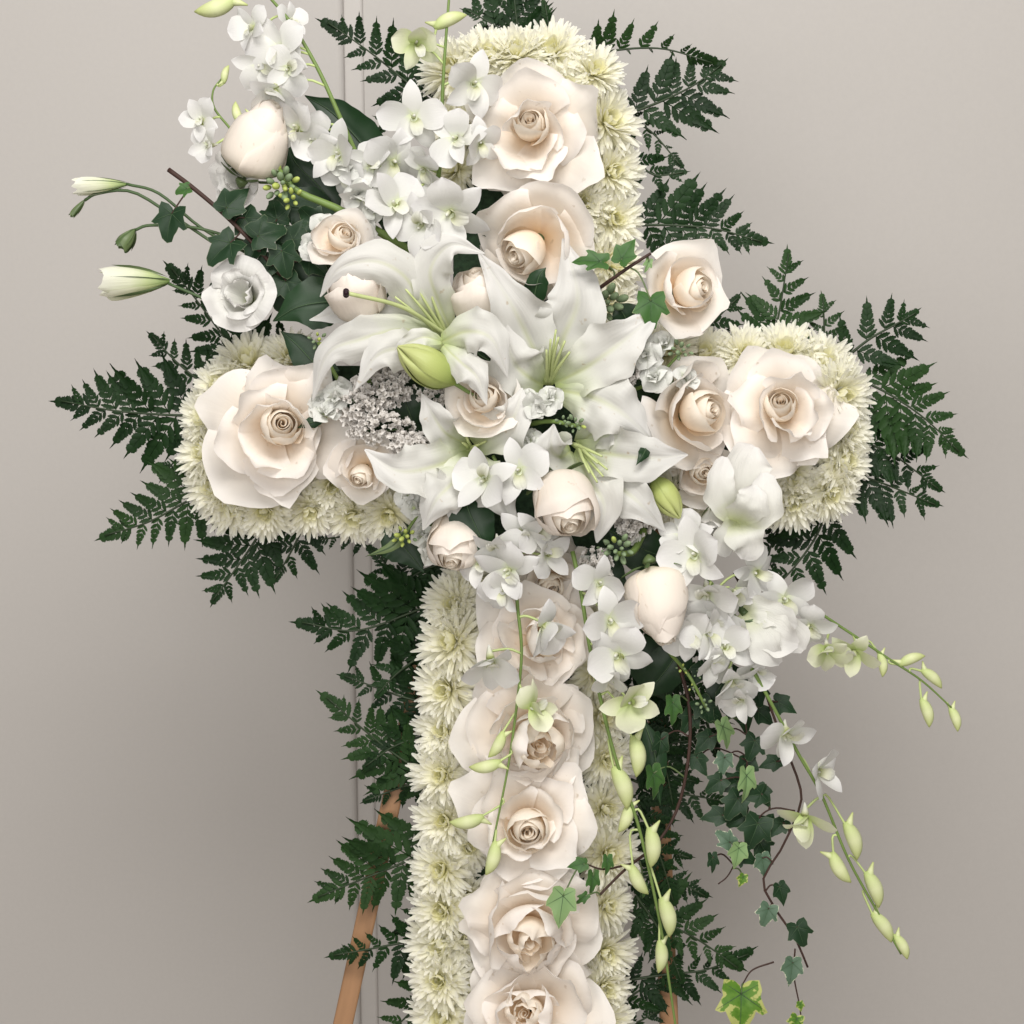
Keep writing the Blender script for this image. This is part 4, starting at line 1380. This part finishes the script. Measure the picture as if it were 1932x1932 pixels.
make_spray('cluster of orchid blooms tucked right of the hanging rose bud', [(1250, 1000, 120), (1300, 1050, 140), (1350, 1110, 140), (1400, 1180, 130)], [
    (1312, 1048, 190, 66, (.1, .1, 1), 15), (1290, 1010, 165, 48, (-.1, .3, 1), 60), (1335, 1120, 180, 60, (.1, -.1, 1), 200), (1385, 1115, 160, 46, (.4, 0, 1), 30), (1425, 1080, 140, 50, (.2, .1, 1), 80), (1352, 1165, 150, 48, (0, -.3, 1), 100), (1395, 1200, 130, 46, (.2, -.5, 1), 190, 'w', .2),
], [], seed=8, rs=4)
make_spray('loose orchid blooms beside the broad dark leaf below centre', [(930, 860, 150), (950, 900, 160), (970, 960, 170), (985, 1010, 175)], [
    (915, 905, 222, 60, (-.1, -.1, 1), 150), (980, 888, 215, 60, (.1, .1, 1), 20), (940, 1030, 205, 50, (0, -.2, 1), 200, 'w', .1), (1010, 1000, 195, 48, (.2, -.2, 1), 60),
], [], seed=9, rs=3.5)

# ---- ferns
FERNS = [
    ('fern frond pointing up and left from the upper arm', [(835, 205, -30), (780, 165, -25), (700, 100, -15), (618, 42, -5)], 75, 95, (0, 0), 'fern'),
    ('short fern frond behind the orchids at the upper arm left side', [(860, 210, -40), (790, 200, -35), (715, 245, -30)], 60, 70, (0, 0), 'fern'),
    ('fern frond spreading left above the upper arm', [(985, 110, -40), (950, 60, -35), (880, 18, -30)], 60, 100, (.2, 0), 'fern'),
    ('upright fern frond at the top middle, cut by the photo edge', [(990, 110, -45), (975, 40, -40), (965, -60, -35)], 85, 85, (0, .2), 'fern'),
    ('tiny fern frond standing at the tip of the upper arm', [(1035, 105, -30), (1036, 60, -28), (1028, 5, -26)], 28, 30, (.3, 0), 'fern2'),
    ('fern frond arching right from the top of the upper arm, seen edge on', [(1110, 110, -35), (1160, 95, -25), (1250, 92, -15), (1342, 118, -5)], 66, 12, (0, -.9), 'fern2'),
    ('fern frond to the right of the upper arm, highest on that side', [(1185, 215, -35), (1250, 190, -28), (1310, 160, -22), (1362, 122, -16)], 95, 100, (0, 0), 'fern'),
    ('drooping fern frond below the highest right-hand one', [(1180, 220, -50), (1230, 250, -45), (1284, 312, -40)], 30, 46, (0, 0), 'fern'),
    ('short fern frond half way down the right of the upper arm', [(1195, 300, -40), (1235, 330, -38), (1290, 325, -34)], 60, 46, (0, .2), 'fern'),
    ('long fern frond pointing right at the foot of the upper arm', [(1195, 425, -35), (1270, 425, -28), (1350, 432, -22), (1438, 456, -16)], 100, 92, (0, 0), 'fern'),
    ('fern frond behind the half-open pinkish rose', [(1270, 655, -30), (1330, 620, -28), (1392, 562, -26)], 60, 70, (0, 0), 'fern'),
    ('fern frond above the inner end of the right arm', [(1300, 660, -40), (1350, 640, -40), (1410, 625, -40)], 45, 50, (0, 0), 'fern'),
    ('upright fern frond above the right arm', [(1452, 665, -30), (1470, 590, -26), (1488, 478, -20)], 80, 84, (.1, 0), 'fern2'),
    ('small upright fern frond over the right arm shoulder', [(1555, 655, -32), (1555, 615, -30), (1553, 560, -28)], 42, 44, (0, 0), 'fern2'),
    ('fern frond pointing up and right from the right arm', [(1590, 680, -30), (1640, 640, -25), (1690, 612, -20), (1728, 590, -15)], 80, 88, (0, 0), 'fern'),
    ('long fern frond pointing down and right from the right arm end', [(1620, 715, -30), (1680, 745, -22), (1745, 790, -16), (1810, 852, -10)], 90, 108, (0, 0), 'fern2'),
    ('fern frond crossing behind the end of the right arm', [(1610, 830, -45), (1680, 855, -40), (1770, 922, -34)], 84, 70, (0, 0), 'fern'),
    ('lower fern frond at the end of the right arm', [(1590, 890, -42), (1660, 910, -38), (1765, 952, -32)], 70, 84, (0, 0), 'fern'),
    ('fern frond hanging below the right arm with leaflets to its right', [(1560, 965, -35), (1535, 1020, -30), (1490, 1080, -26), (1440, 1128, -22)], 92, 84, (0, 0), 'fern'),
    ('dark fern frond tucked under the right arm', [(1480, 980, -45), (1455, 1030, -42), (1440, 1100, -40)], 60, 60, (0, 0), 'fern'),
    ('fern frond pointing up and left above the left arm', [(478, 715, -30), (440, 660, -26), (385, 585, -20), (324, 506, -14)], 78, 110, (0, 0), 'fern'),
    ('second fern frond above the left arm, beside the longer one', [(430, 740, -38), (380, 720, -34), (330, 680, -30), (288, 634, -26)], 70, 60, (0, 0), 'fern'),
    ('fern frond filling the corner above the left arm', [(560, 690, -45), (500, 660, -45), (440, 640, -42)], 80, 80, (0, 0), 'fern'),
    ('long fern frond pointing straight left from the left arm', [(385, 785, -30), (300, 782, -24), (210, 774, -16), (115, 756, -8)], 100, 110, (0, 0), 'fern'),
    ('drooping fern frond under the long left one', [(400, 840, -42), (350, 850, -40), (305, 900, -36)], 70, 60, (0, 0), 'fern'),
    ('fern frond pointing down and left from the left arm', [(425, 915, -35), (355, 945, -28), (280, 985, -22), (197, 1010, -16)], 84, 92, (0, 0), 'fern2'),
    ('fern frond hanging below the left arm', [(500, 990, -35), (475, 1030, -30), (440, 1080, -26), (402, 1132, -22)], 84, 88, (0, 0), 'fern'),
    ('short broad fern frond hanging below the left arm middle', [(575, 985, -40), (555, 1030, -38), (520, 1092, -35)], 70, 76, (0, 0), 'fern'),
    ('ragged fern frond under the left arm near the shaft', [(690, 1010, -42), (650, 1012, -40), (590, 1020, -38)], 40, 0, (0, 0), 'fern'),
    ('wide fern frond pointing left at the head of the shaft', [(830, 1130, -34), (770, 1158, -28), (670, 1190, -20), (570, 1174, -12)], 112, 110, (0, 0), 'fern'),
    ('dark fern frond between the left arm and the shaft', [(830, 1180, -48), (780, 1120, -46), (700, 1035, -42)], 90, 90, (0, 0), 'fern'),
    ('fern frond behind the shaft under the wide one', [(830, 1330, -44), (760, 1315, -40), (650, 1275, -36)], 74, 80, (0, 0), 'fern'),
    ('fern frond pointing up left beside the easel leg', [(830, 1475, -36), (755, 1430, -30), (690, 1380, -24), (617, 1316, -18)], 90, 84, (0, 0), 'fern2'),
    ('dark fern frond crossing the easel leg half way down', [(830, 1455, -46), (770, 1480, -42), (690, 1510, -38)], 60, 66, (0, 0), 'fern'),
    ('fern frond pointing left across the easel leg', [(835, 1590, -36), (760, 1628, -30), (680, 1660, -24), (600, 1692, -18)], 90, 112, (0, 0), 'fern2'),
    ('lower fern frond pointing left across the easel leg', [(835, 1760, -36), (770, 1776, -30), (700, 1790, -24), (630, 1802, -18)], 74, 56, (0, 0), 'fern'),
    ('small dark fern frond left of the shaft between the two lower ones', [(840, 1690, -46), (800, 1730, -44), (745, 1760, -42)], 40, 46, (0, 0), 'fern'),
    ('fern frond at the lower left, cut by the photo edge', [(830, 1860, -36), (790, 1895, -32), (735, 1950, -28)], 62, 70, (0, 0), 'fern2'),
    ('fern frond crossing the right easel leg just under the orchids', [(1150, 1290, -35), (1210, 1300, -30), (1280, 1330, -26), (1335, 1345, -22)], 66, 66, (0, 0), 'fern'),
    ('fern frond crossing the right easel leg behind the bud string', [(1150, 1450, -40), (1210, 1425, -36), (1280, 1400, -32), (1340, 1395, -28)], 62, 66, (0, 0), 'fern'),
    ('fern frond crossing the right easel leg below the ivy twig', [(1165, 1660, -38), (1220, 1655, -34), (1280, 1665, -30), (1330, 1690, -26)], 56, 60, (0, 0), 'fern'),
    ('fern frond hanging over the right easel leg beside the pale buds', [(1195, 1500, -26), (1225, 1560, -22), (1250, 1630, -18), (1270, 1700, -16)], 62, 62, (0, 0), 'fern'),
    ('lowest fern frond hanging over the right easel leg', [(1200, 1690, -26), (1235, 1740, -22), (1262, 1790, -18), (1285, 1850, -16)], 60, 60, (0, 0), 'fern'),
    ('fern frond hanging over the top of the right easel leg', [(1190, 1330, -26), (1225, 1390, -22), (1255, 1450, -18), (1270, 1520, -16)], 66, 66, (0, 0), 'fern'),
    ('drooping fern frond right of the shaft at the orchid height', [(1170, 1380, -40), (1215, 1420, -36), (1265, 1460, -32), (1312, 1475, -30)], 74, 74, (0, 0), 'fern'),
    ('fern frond under the loose orchids, behind the ivy tendril', [(1250, 1220, -30), (1290, 1290, -28), (1330, 1350, -26), (1350, 1420, -24)], 80, 80, (0, 0), 'fern'),
    ('fern frond covering the left easel leg at its top', [(850, 1220, -28), (800, 1235, -26), (750, 1270, -24), (712, 1310, -22)], 66, 66, (0, 0), 'fern'),
    ('fern frond covering the middle of the left easel leg', [(850, 1390, -28), (795, 1390, -26), (740, 1410, -24), (690, 1445, -22)], 62, 66, (0, 0), 'fern'),
    ('fern frond tucked at the shaft top left behind the easel leg', [(850, 1060, -30), (800, 1075, -34), (745, 1110, -36)], 70, 80, (0, 0), 'fern'),
    ('fern frond right of the shaft behind the orchid buds', [(1190, 1470, -36), (1240, 1490, -30), (1300, 1500, -26), (1370, 1512, -22)], 60, 70, (0, 0), 'fern'),
    ('short fern frond beside the shaft under the orchid buds', [(1185, 1600, -42), (1235, 1600, -38), (1300, 1618, -34)], 66, 60, (0, 0), 'fern'),
    ('long fern frond pointing down right beside the shaft', [(1180, 1720, -34), (1250, 1740, -28), (1320, 1775, -22), (1392, 1826, -16)], 96, 64, (0, 0), 'fern2'),
    ('dark fern frond at lower right reaching past the orchid stem', [(1180, 1850, -40), (1260, 1838, -36), (1330, 1830, -32), (1412, 1800, -28)], 50, 72, (0, 0), 'fern'),
    ('dark fern frond at the bottom right of the shaft', [(1170, 1900, -46), (1205, 1870, -44), (1260, 1850, -42)], 60, 60, (0, 0), 'fern'),
    ('fern frond at the very bottom right of the shaft', [(1165, 1940, -44), (1200, 1930, -42), (1245, 1905, -40)], 46, 50, (0, 0), 'fern'),
    ('dark fern frond behind the hanging orchids right of the shaft', [(1190, 1330, -40), (1240, 1370, -36), (1300, 1430, -32)], 90, 80, (0, 0), 'fern'),
    ('dark fern frond deep in the gap under the rose bud', [(1160, 1200, -40), (1220, 1240, -36), (1300, 1290, -32)], 90, 90, (0, 0), 'fern'),
]
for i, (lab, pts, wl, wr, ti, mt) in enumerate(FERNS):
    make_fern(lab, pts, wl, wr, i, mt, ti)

# ---- ivy
make_vine('dark ivy vine at the upper left with five-pointed leaves', [[(318, 320, 130), (365, 355, 135), (420, 402, 135), (480, 462, 128), (530, 520, 110)]], [
    (320, 420, 150, 58, 258, 'ivy', (-.1, .1), 0), (345, 358, 140, 26, 200, 'ivy_mid', (0, .2), 0), (440, 380, 150, 58, 45, 'ivy', (.2, .1), 1),
    (420, 470, 152, 62, 225, 'ivy', (0, .3), 0), (505, 440, 140, 60, 20, 'ivy', (.1, .2), 0), (535, 490, 130, 56, -80, 'ivy', (0, 0), 0), (500, 500, 118, 50, 200, 'ivy', (0, 0), 1), (560, 440, 110, 50, 60, 'ivy', (0, 0), 1),
    (470, 425, 120, 56, 300, 'ivy', (.1, .2), 0), (480, 470, 122, 54, 250, 'ivy', (-.1, .2), 1), (545, 545, 112, 52, 290, 'ivy', (.1, .1), 0), (595, 500, 108, 50, 320, 'ivy', (.1, .3), 1), (520, 400, 110, 50, 100, 'ivy', (.1, .3), 0), (585, 410, 100, 50, 130, 'ivy', (0, .2), 0),
], 1, 5.0)
make_vine('short ivy twig poking out of the main lily toward the pinkish rose', [[(1115, 555, 150), (1150, 530, 185), (1190, 502, 200), (1228, 478, 205)]], [
    (1115, 492, 212, 56, 176, 'ivy_mid', (0, .3), 2), (1180, 476, 205, 46, 60, 'ivy_mid', (-.2, .2), 1), (1228, 585, 205, 58, 270, 'ivy_mid', (0, .1), 0),
    (1222, 500, 200, 24, 250, 'ivy_light', (.3, 0), 2),
], 2, 4.2)
make_vine('long ivy vine trailing to the bottom right with mixed green leaves', [
    [(1385, 1080, 90), (1410, 1140, 95), (1430, 1260, 80), (1470, 1380, 85), (1505, 1470, 90), (1510, 1520, 90), (1475, 1600, 85), (1440, 1660, 80), (1460, 1710, 80), (1500, 1770, 80), (1524, 1825, 80)],
    [(1500, 1530, 90), (1460, 1525, 80), (1430, 1545, 75), (1400, 1600, 70), (1375, 1650, 70), (1355, 1668, 70)],
    [(1400, 1320, 60), (1410, 1400, 62), (1405, 1490, 64), (1390, 1550, 66)],
    [(1500, 1790, 80), (1498, 1840, 80), (1508, 1895, 80), (1514, 1940, 80)],
    [(1460, 1815, 85), (1420, 1830, 88), (1402, 1855, 90)],
], [
    (1474, 1684, 92, 36, 285, 'ivy', (.3, .2), 1), (1446, 1726, 92, 38, 250, 'ivy_grey', (0, .1), 0), (1509, 1762, 92, 43, 290, 'ivy', (0, .1), 0), (1494, 1830, 94, 43, 262, 'ivy_grey', (.1, .1), 1),
    (1398, 1900, 100, 80, 268, 'ivy_var', (0, .2), 0), (1510, 1898, 84, 17, 280, 'ivy_var', (0, 0), 1), (1500, 1930, 84, 29, 250, 'ivy_var', (0, 0), 0),
    (1424, 1570, 90, 57, 250, 'ivy', (0, 0), 0), (1368, 1582, 94, 34, 140, 'ivy_grey', (0, .1), 0), (1392, 1612, 104, 40, 260, 'ivy_light', (.2, 0), 1), (1345, 1628, 88, 34, 275, 'ivy', (.4, 0), 2),
    (1440, 1630, 80, 38, 280, 'ivy_grey', (.2, 0), 1), (1408, 1480, 98, 57, 268, 'ivy_light', (.6, 0), 2), (1385, 1520, 84, 48, 240, 'ivy', (0, .2), 0), (1350, 1480, 76, 38, 220, 'ivy', (0, .2), 0),
    (1368, 1385, 84, 52, 292, 'ivy_light', (.5, 0), 2), (1440, 1500, 80, 38, 300, 'ivy', (0, .2), 1), (1365, 1440, 74, 34, 260, 'ivy_grey', (0, .2), 0), (1478, 1330, 70, 40, 330, 'ivy', (0, .3), 1),
    (1420, 1410, 70, 43, 250, 'ivy', (0, .2), 0), (1455, 1440, 66, 34, 200, 'ivy', (0, .2), 1), (1400, 1660, 80, 22, 250, 'ivy_var', (0, 0), 1), (1440, 1560, 70, 43, 200, 'ivy', (0, 0), 0), (1395, 1545, 72, 43, 210, 'ivy', (.1, 0), 0),
    (1330, 1400, 60, 41, 230, 'ivy', (0, .2), 1), (1390, 1340, 60, 45, 300, 'ivy', (.2, .2), 0), (1440, 1350, 60, 40, 320, 'ivy', (.2, .3), 1), (1410, 1450, 60, 43, 270, 'ivy', (0, .1), 1), (1350, 1540, 70, 40, 190, 'ivy', (0, .3), 1), (1380, 1480, 62, 43, 200, 'ivy', (.2, .2), 0), (1440, 1600, 66, 40, 300, 'ivy', (.2, .1), 0),
    (1300, 1360, 64, 40, 240, 'ivy', (.2, .2), 0), (1320, 1440, 60, 38, 300, 'ivy', (-.2, .2), 1), (1375, 1300, 66, 44, 210, 'ivy', (.1, .2), 0), (1345, 1345, 66, 40, 330, 'ivy', (.3, .1), 1), (1430, 1310, 72, 40, 280, 'ivy', (.2, .3), 0), (1425, 1500, 86, 40, 190, 'ivy', (.2, .1), 0), (1470, 1560, 84, 36, 230, 'ivy', (.1, .4), 1), (1405, 1615, 84, 40, 330, 'ivy', (.1, .2), 0),
], 3, 3.0)
make_vine('ivy tendril hanging close to the right of the shaft', [
    [(1280, 1250, 60), (1300, 1330, 66), (1300, 1420, 70), (1280, 1520, 66), (1240, 1590, 80), (1180, 1640, 130), (1132, 1688, 170)],
    [(1190, 1630, 125), (1140, 1640, 160), (1110, 1632, 172)]], [
    (1060, 1708, 212, 58, 262, 'ivy_light', (-.1, .2), 1), (1092, 1632, 180, 30, 190, 'ivy_mid', (0, .3), 1), (1146, 1632, 165, 34, 268, 'ivy_mid', (.5, 0), 2), (1118, 1665, 170, 40, 265, 'ivy_mid', (.5, 0), 2), (1098, 1696, 185, 26, 220, 'ivy_mid', (0, 0), 2),
    (1270, 1340, 96, 48, 272, 'ivy_mid', (.3, 0), 2), (1245, 1410, 80, 48, 262, 'ivy', (.4, 0), 2), (1235, 1475, 84, 56, 280, 'ivy_mid', (.6, 0), 2), (1215, 1680, 90, 24, 270, 'ivy_mid', (.4, 0), 2), (1330, 1340, 70, 44, 300, 'ivy', (0, .2), 0), (1320, 1270, 70, 40, 240, 'ivy', (0, .2), 1),
], 4, 3.8)

# ---- broad dark leaves, some of them fillers added to darken the spray's gaps
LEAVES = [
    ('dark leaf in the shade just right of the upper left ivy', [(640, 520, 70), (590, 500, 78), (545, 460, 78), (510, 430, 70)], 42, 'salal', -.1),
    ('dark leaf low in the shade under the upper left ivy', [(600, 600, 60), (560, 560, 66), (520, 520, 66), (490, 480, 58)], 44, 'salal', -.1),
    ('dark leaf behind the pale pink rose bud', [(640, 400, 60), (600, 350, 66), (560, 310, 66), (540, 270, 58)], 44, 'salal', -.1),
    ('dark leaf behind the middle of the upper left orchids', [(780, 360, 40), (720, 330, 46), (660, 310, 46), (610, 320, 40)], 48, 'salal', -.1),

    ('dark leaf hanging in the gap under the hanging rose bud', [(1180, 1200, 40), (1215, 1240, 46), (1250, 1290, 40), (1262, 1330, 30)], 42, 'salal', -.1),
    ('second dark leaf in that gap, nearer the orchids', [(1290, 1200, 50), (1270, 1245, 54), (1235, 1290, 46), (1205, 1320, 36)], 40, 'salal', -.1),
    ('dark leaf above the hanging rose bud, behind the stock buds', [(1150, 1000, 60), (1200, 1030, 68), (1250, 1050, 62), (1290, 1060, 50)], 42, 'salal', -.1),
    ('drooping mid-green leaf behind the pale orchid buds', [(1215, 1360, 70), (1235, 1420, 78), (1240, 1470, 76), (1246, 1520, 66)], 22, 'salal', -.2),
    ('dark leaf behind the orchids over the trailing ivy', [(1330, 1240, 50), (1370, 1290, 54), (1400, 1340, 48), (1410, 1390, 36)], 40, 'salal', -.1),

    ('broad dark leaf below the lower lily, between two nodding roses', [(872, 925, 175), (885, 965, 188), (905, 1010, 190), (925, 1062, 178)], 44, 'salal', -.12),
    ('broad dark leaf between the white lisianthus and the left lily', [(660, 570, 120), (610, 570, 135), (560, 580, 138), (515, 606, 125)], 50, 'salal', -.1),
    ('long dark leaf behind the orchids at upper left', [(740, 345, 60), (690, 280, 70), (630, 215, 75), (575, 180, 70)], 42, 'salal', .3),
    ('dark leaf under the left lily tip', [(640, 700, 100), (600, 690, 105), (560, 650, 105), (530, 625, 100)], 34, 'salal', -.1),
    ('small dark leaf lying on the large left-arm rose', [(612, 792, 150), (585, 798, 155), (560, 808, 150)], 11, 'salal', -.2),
    ('filler leaf added to darken the gap left of the main lily', [(1000, 600, 120), (1010, 550, 140), (1018, 520, 150), (1030, 505, 150)], 22, 'salal', -.2),
    ('filler leaf added to darken the gap behind the central rose', [(940, 690, 110), (900, 660, 118), (960, 625, 110)], 44, 'salal', -.1),
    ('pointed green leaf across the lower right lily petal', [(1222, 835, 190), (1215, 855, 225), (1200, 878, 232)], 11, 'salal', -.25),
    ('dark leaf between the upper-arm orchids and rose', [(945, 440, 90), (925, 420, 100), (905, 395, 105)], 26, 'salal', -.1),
    ('filler leaf added to darken the deep gap below the statice', [(780, 800, 95), (765, 760, 105), (740, 720, 105)], 48, 'salal', -.1),
    ('filler leaf added to darken the gap under the main lily petal', [(1100, 840, 110), (1150, 800, 115), (1180, 790, 115)], 40, 'salal', -.1),
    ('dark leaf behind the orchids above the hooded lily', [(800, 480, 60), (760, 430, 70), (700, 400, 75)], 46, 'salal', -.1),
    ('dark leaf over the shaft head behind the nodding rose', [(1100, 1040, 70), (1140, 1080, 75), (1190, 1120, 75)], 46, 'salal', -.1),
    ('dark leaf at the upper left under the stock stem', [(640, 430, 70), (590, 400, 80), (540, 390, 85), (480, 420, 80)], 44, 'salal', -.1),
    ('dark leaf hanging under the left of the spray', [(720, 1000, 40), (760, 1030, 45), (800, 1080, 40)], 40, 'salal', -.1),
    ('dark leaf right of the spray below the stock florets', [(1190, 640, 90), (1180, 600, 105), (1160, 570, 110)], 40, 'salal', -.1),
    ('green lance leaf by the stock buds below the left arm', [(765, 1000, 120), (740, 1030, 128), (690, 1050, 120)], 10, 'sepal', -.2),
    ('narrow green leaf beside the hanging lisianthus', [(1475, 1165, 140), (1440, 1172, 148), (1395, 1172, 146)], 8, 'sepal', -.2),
    ('filler leaf added to darken the gap right of the fat lily bud', [(880, 780, 110), (850, 745, 120), (830, 720, 120)], 34, 'salal', -.1),
]
for i, (lab, c, W, mt, cu) in enumerate(LEAVES):
    make_leaf(lab, c, W, mt, cu, i)

# ---- lisianthus
make_lisi('ruffled white lisianthus bloom at the left of the spray', 460, 560, 130, 66, (-.25, .1, 1), 1, 20)
make_lisi('ruffled white lisianthus bloom below the pale pink bud', 452, 335, 95, 52, (-.4, -.1, 1), 2, 80)


def make_traced_bloom(label, org, petals, seed, calyx=None):
    o = Pv(*org)
    t = thing('lisianthus', label, 'lisianthus', Matrix.Translation(o), 'white lisianthus blooms')
    for i, (c, W) in enumerate(petals):
        b = ribbon(c, W, (.45, .75, .95, 1.0, .98, .85, .60, .18), o, cup=.16, ruf=.15, freq=1.5, groove=.05, back=-.10, seed=seed * 19 + i, edgew=.14, crum=.03)
        link('petal', b.mesh('lisianthus_petal', M['lisi']), t)
    if calyx:
        b = tube_px(calyx, 5.5, o, 10, 1.8)
        link('calyx', b.mesh('lisianthus_calyx', M['sepal']), t)


make_traced_bloom('white lisianthus bloom over the inner right arm, petals hanging open', (1395, 985, 145), [
    ([(1400, 990, 140), (1404, 925, 165), (1410, 872, 172), (1424, 842, 160)], 46),
    ([(1388, 988, 145), (1366, 945, 185), (1358, 905, 196), (1368, 862, 186)], 31),
    ([(1398, 992, 150), (1432, 968, 196), (1446, 930, 206), (1440, 892, 196)], 34),
    ([(1392, 985, 150), (1408, 962, 205), (1420, 940, 214), (1424, 915, 210)], 34),
    ([(1395, 985, 150), (1404, 1012, 182), (1412, 1034, 178), (1404, 1056, 165)], 34),
    ([(1390, 985, 150), (1372, 1006, 172), (1366, 1030, 168), (1372, 1050, 160)], 24)], 3)
make_traced_bloom('white lisianthus bloom hanging right of the orchids from a green calyx', (1405, 1157, 130), [
    ([(1405, 1157, 120), (1455, 1180, 130), (1495, 1205, 132), (1516, 1228, 125)], 36),
    ([(1405, 1157, 130), (1415, 1195, 160), (1425, 1230, 165), (1437, 1266, 155)], 22),
    ([(1405, 1157, 130), (1440, 1185, 165), (1475, 1205, 172), (1506, 1216, 158)], 36),
    ([(1405, 1157, 130), (1430, 1200, 172), (1450, 1230, 176), (1472, 1252, 160)], 30),
    ([(1405, 1155, 130), (1435, 1152, 158), (1470, 1162, 165), (1503, 1182, 150)], 26)], 4, [(1385, 1130, 120), (1394, 1142, 124), (1407, 1159, 130)])
make_lisi('pale see-through lisianthus bloom nodding under the small lily bud', 1345, 985, 130, 48, (-.1, -.9, .5), 5, 30, .4, depth=1.4)
make_closed_bloom('half-shut white lisianthus bud pointing left on its own', 258, 532, 110, 122, 32, 183, 5, 'lisibud', .1, [(318, 535, 108), (400, 570, 100), (470, 600, 90)], open_=.18)
make_closed_bloom('pale green lisianthus bud at the far left end of its stem', 192, 350, 120, 96, 17, 184, 6, 'lisibud', .1, [(238, 347, 120), (300, 365, 118), (380, 430, 112), (470, 480, 100)])
make_closed_bloom('tiny drooping green bud under the far left lisianthus bud', 148, 392, 116, 40, 7, 232, 7, 'sepal', .1, [(160, 378, 116), (185, 365, 118), (250, 362, 118), (330, 410, 112), (420, 470, 104)])
make_closed_bloom('short green lisianthus bud left of the large ivy leaf', 242, 450, 118, 44, 17, 235, 8, 'sepal', .1, [(255, 434, 118), (285, 425, 118), (370, 430, 114), (460, 455, 104)])

# ---- stock
make_stock('thick green stock stem with white florets and a bud cluster at upper left', [
    (678, 372, 140, 34), (724, 362, 138, 30), (655, 318, 130, 30), (705, 395, 135, 28), (612, 430, 128, 30), (690, 432, 135, 28), (590, 470, 125, 26)],
    [(528, 345, 140, 34, 16, 'bby'), (548, 372, 142, 24, 8, 'y'), (520, 322, 140, 12, 4, 'b')],
    [(800, 490, 90), (720, 440, 110), (640, 395, 125), (560, 360, 132), (525, 320, 138)], 1, 9)
make_stock('white stock florets left of the statice cluster', [(632, 752, 150, 30), (612, 782, 150, 32), (600, 760, 140, 24), (640, 735, 145, 26)],
    [(598, 640, 140, 18, 7, 'by')], [(700, 720, 90), (650, 730, 120), (600, 645, 132)], 2)
make_stock('white stock florets below the heart of the main lily', [(1018, 768, 200, 32), (1040, 752, 196, 26), (998, 755, 190, 24), (1000, 830, 180, 28)],
    [(1085, 800, 232, 18, 9, 'bby'), (1062, 795, 226, 14, 6, 'b')], [(1000, 800, 150), (1040, 795, 200), (1095, 805, 226)], 3, 5)
make_stock('white stock florets with green buds at the start of the right arm', [(1222, 670, 165, 40), (1235, 712, 165, 34), (1292, 716, 150, 28), (1200, 640, 150, 28), (1255, 650, 150, 28)],
    [(1285, 660, 160, 22, 10, 'bby'), (1140, 570, 100, 36, 14, 'bbb')], [(1180, 740, 100), (1230, 720, 130), (1285, 665, 150)], 4, 4)
make_stock('yellow-green stock buds and white florets under the left of the spray', [(808, 1040, 110, 34), (782, 958, 120, 32), (770, 935, 115, 26), (795, 1010, 105, 28)],
    [(764, 1012, 135, 22, 10, 'yyb')], [(830, 930, 90), (790, 970, 120), (760, 1015, 130)], 5, 4)
make_stock('grey-green stock bud cluster above the hanging rose bud', [(1190, 1010, 130, 20), (1105, 1065, 130, 22)],
    [(1168, 1035, 165, 28, 13, 'bbbby'), (1142, 1035, 160, 14, 5, 'yb')], [(1215, 1000, 110), (1195, 1040, 140), (1165, 1045, 155)], 6, 8)
make_stock('small green buds in the dark gap below the hanging rose bud', [],
    [(1288, 1262, 130, 12, 5, 'yb'), (1315, 1272, 128, 9, 4, 'yb'), (1305, 1298, 128, 9, 4, 'by'), (1328, 1330, 120, 16, 7, 'b')], [(1262, 1230, 90), (1300, 1275, 120), (1332, 1335, 116)], 7, 4)

# ---- statice
make_statice('large greyish statice cluster left of the fat lily bud', [(720, 735, 150, 62, 38, 170), (685, 770, 160, 48, 38, 130), (715, 808, 168, 66, 30, 130), (772, 838, 172, 40, 24, 90), (820, 745, 140, 34, 18, 60), (740, 700, 140, 40, 26, 70)], 1)
make_statice('small statice cluster behind the main lily petal', [(1165, 705, 165, 40, 26, 90)], 2)
make_statice('statice cluster under the lower right lily', [(1200, 985, 150, 36, 26, 80), (1180, 1000, 140, 20, 22, 30)], 3)
make_statice('statice sprig above the hanging orchids', [(1125, 1068, 150, 30, 36, 80)], 4)
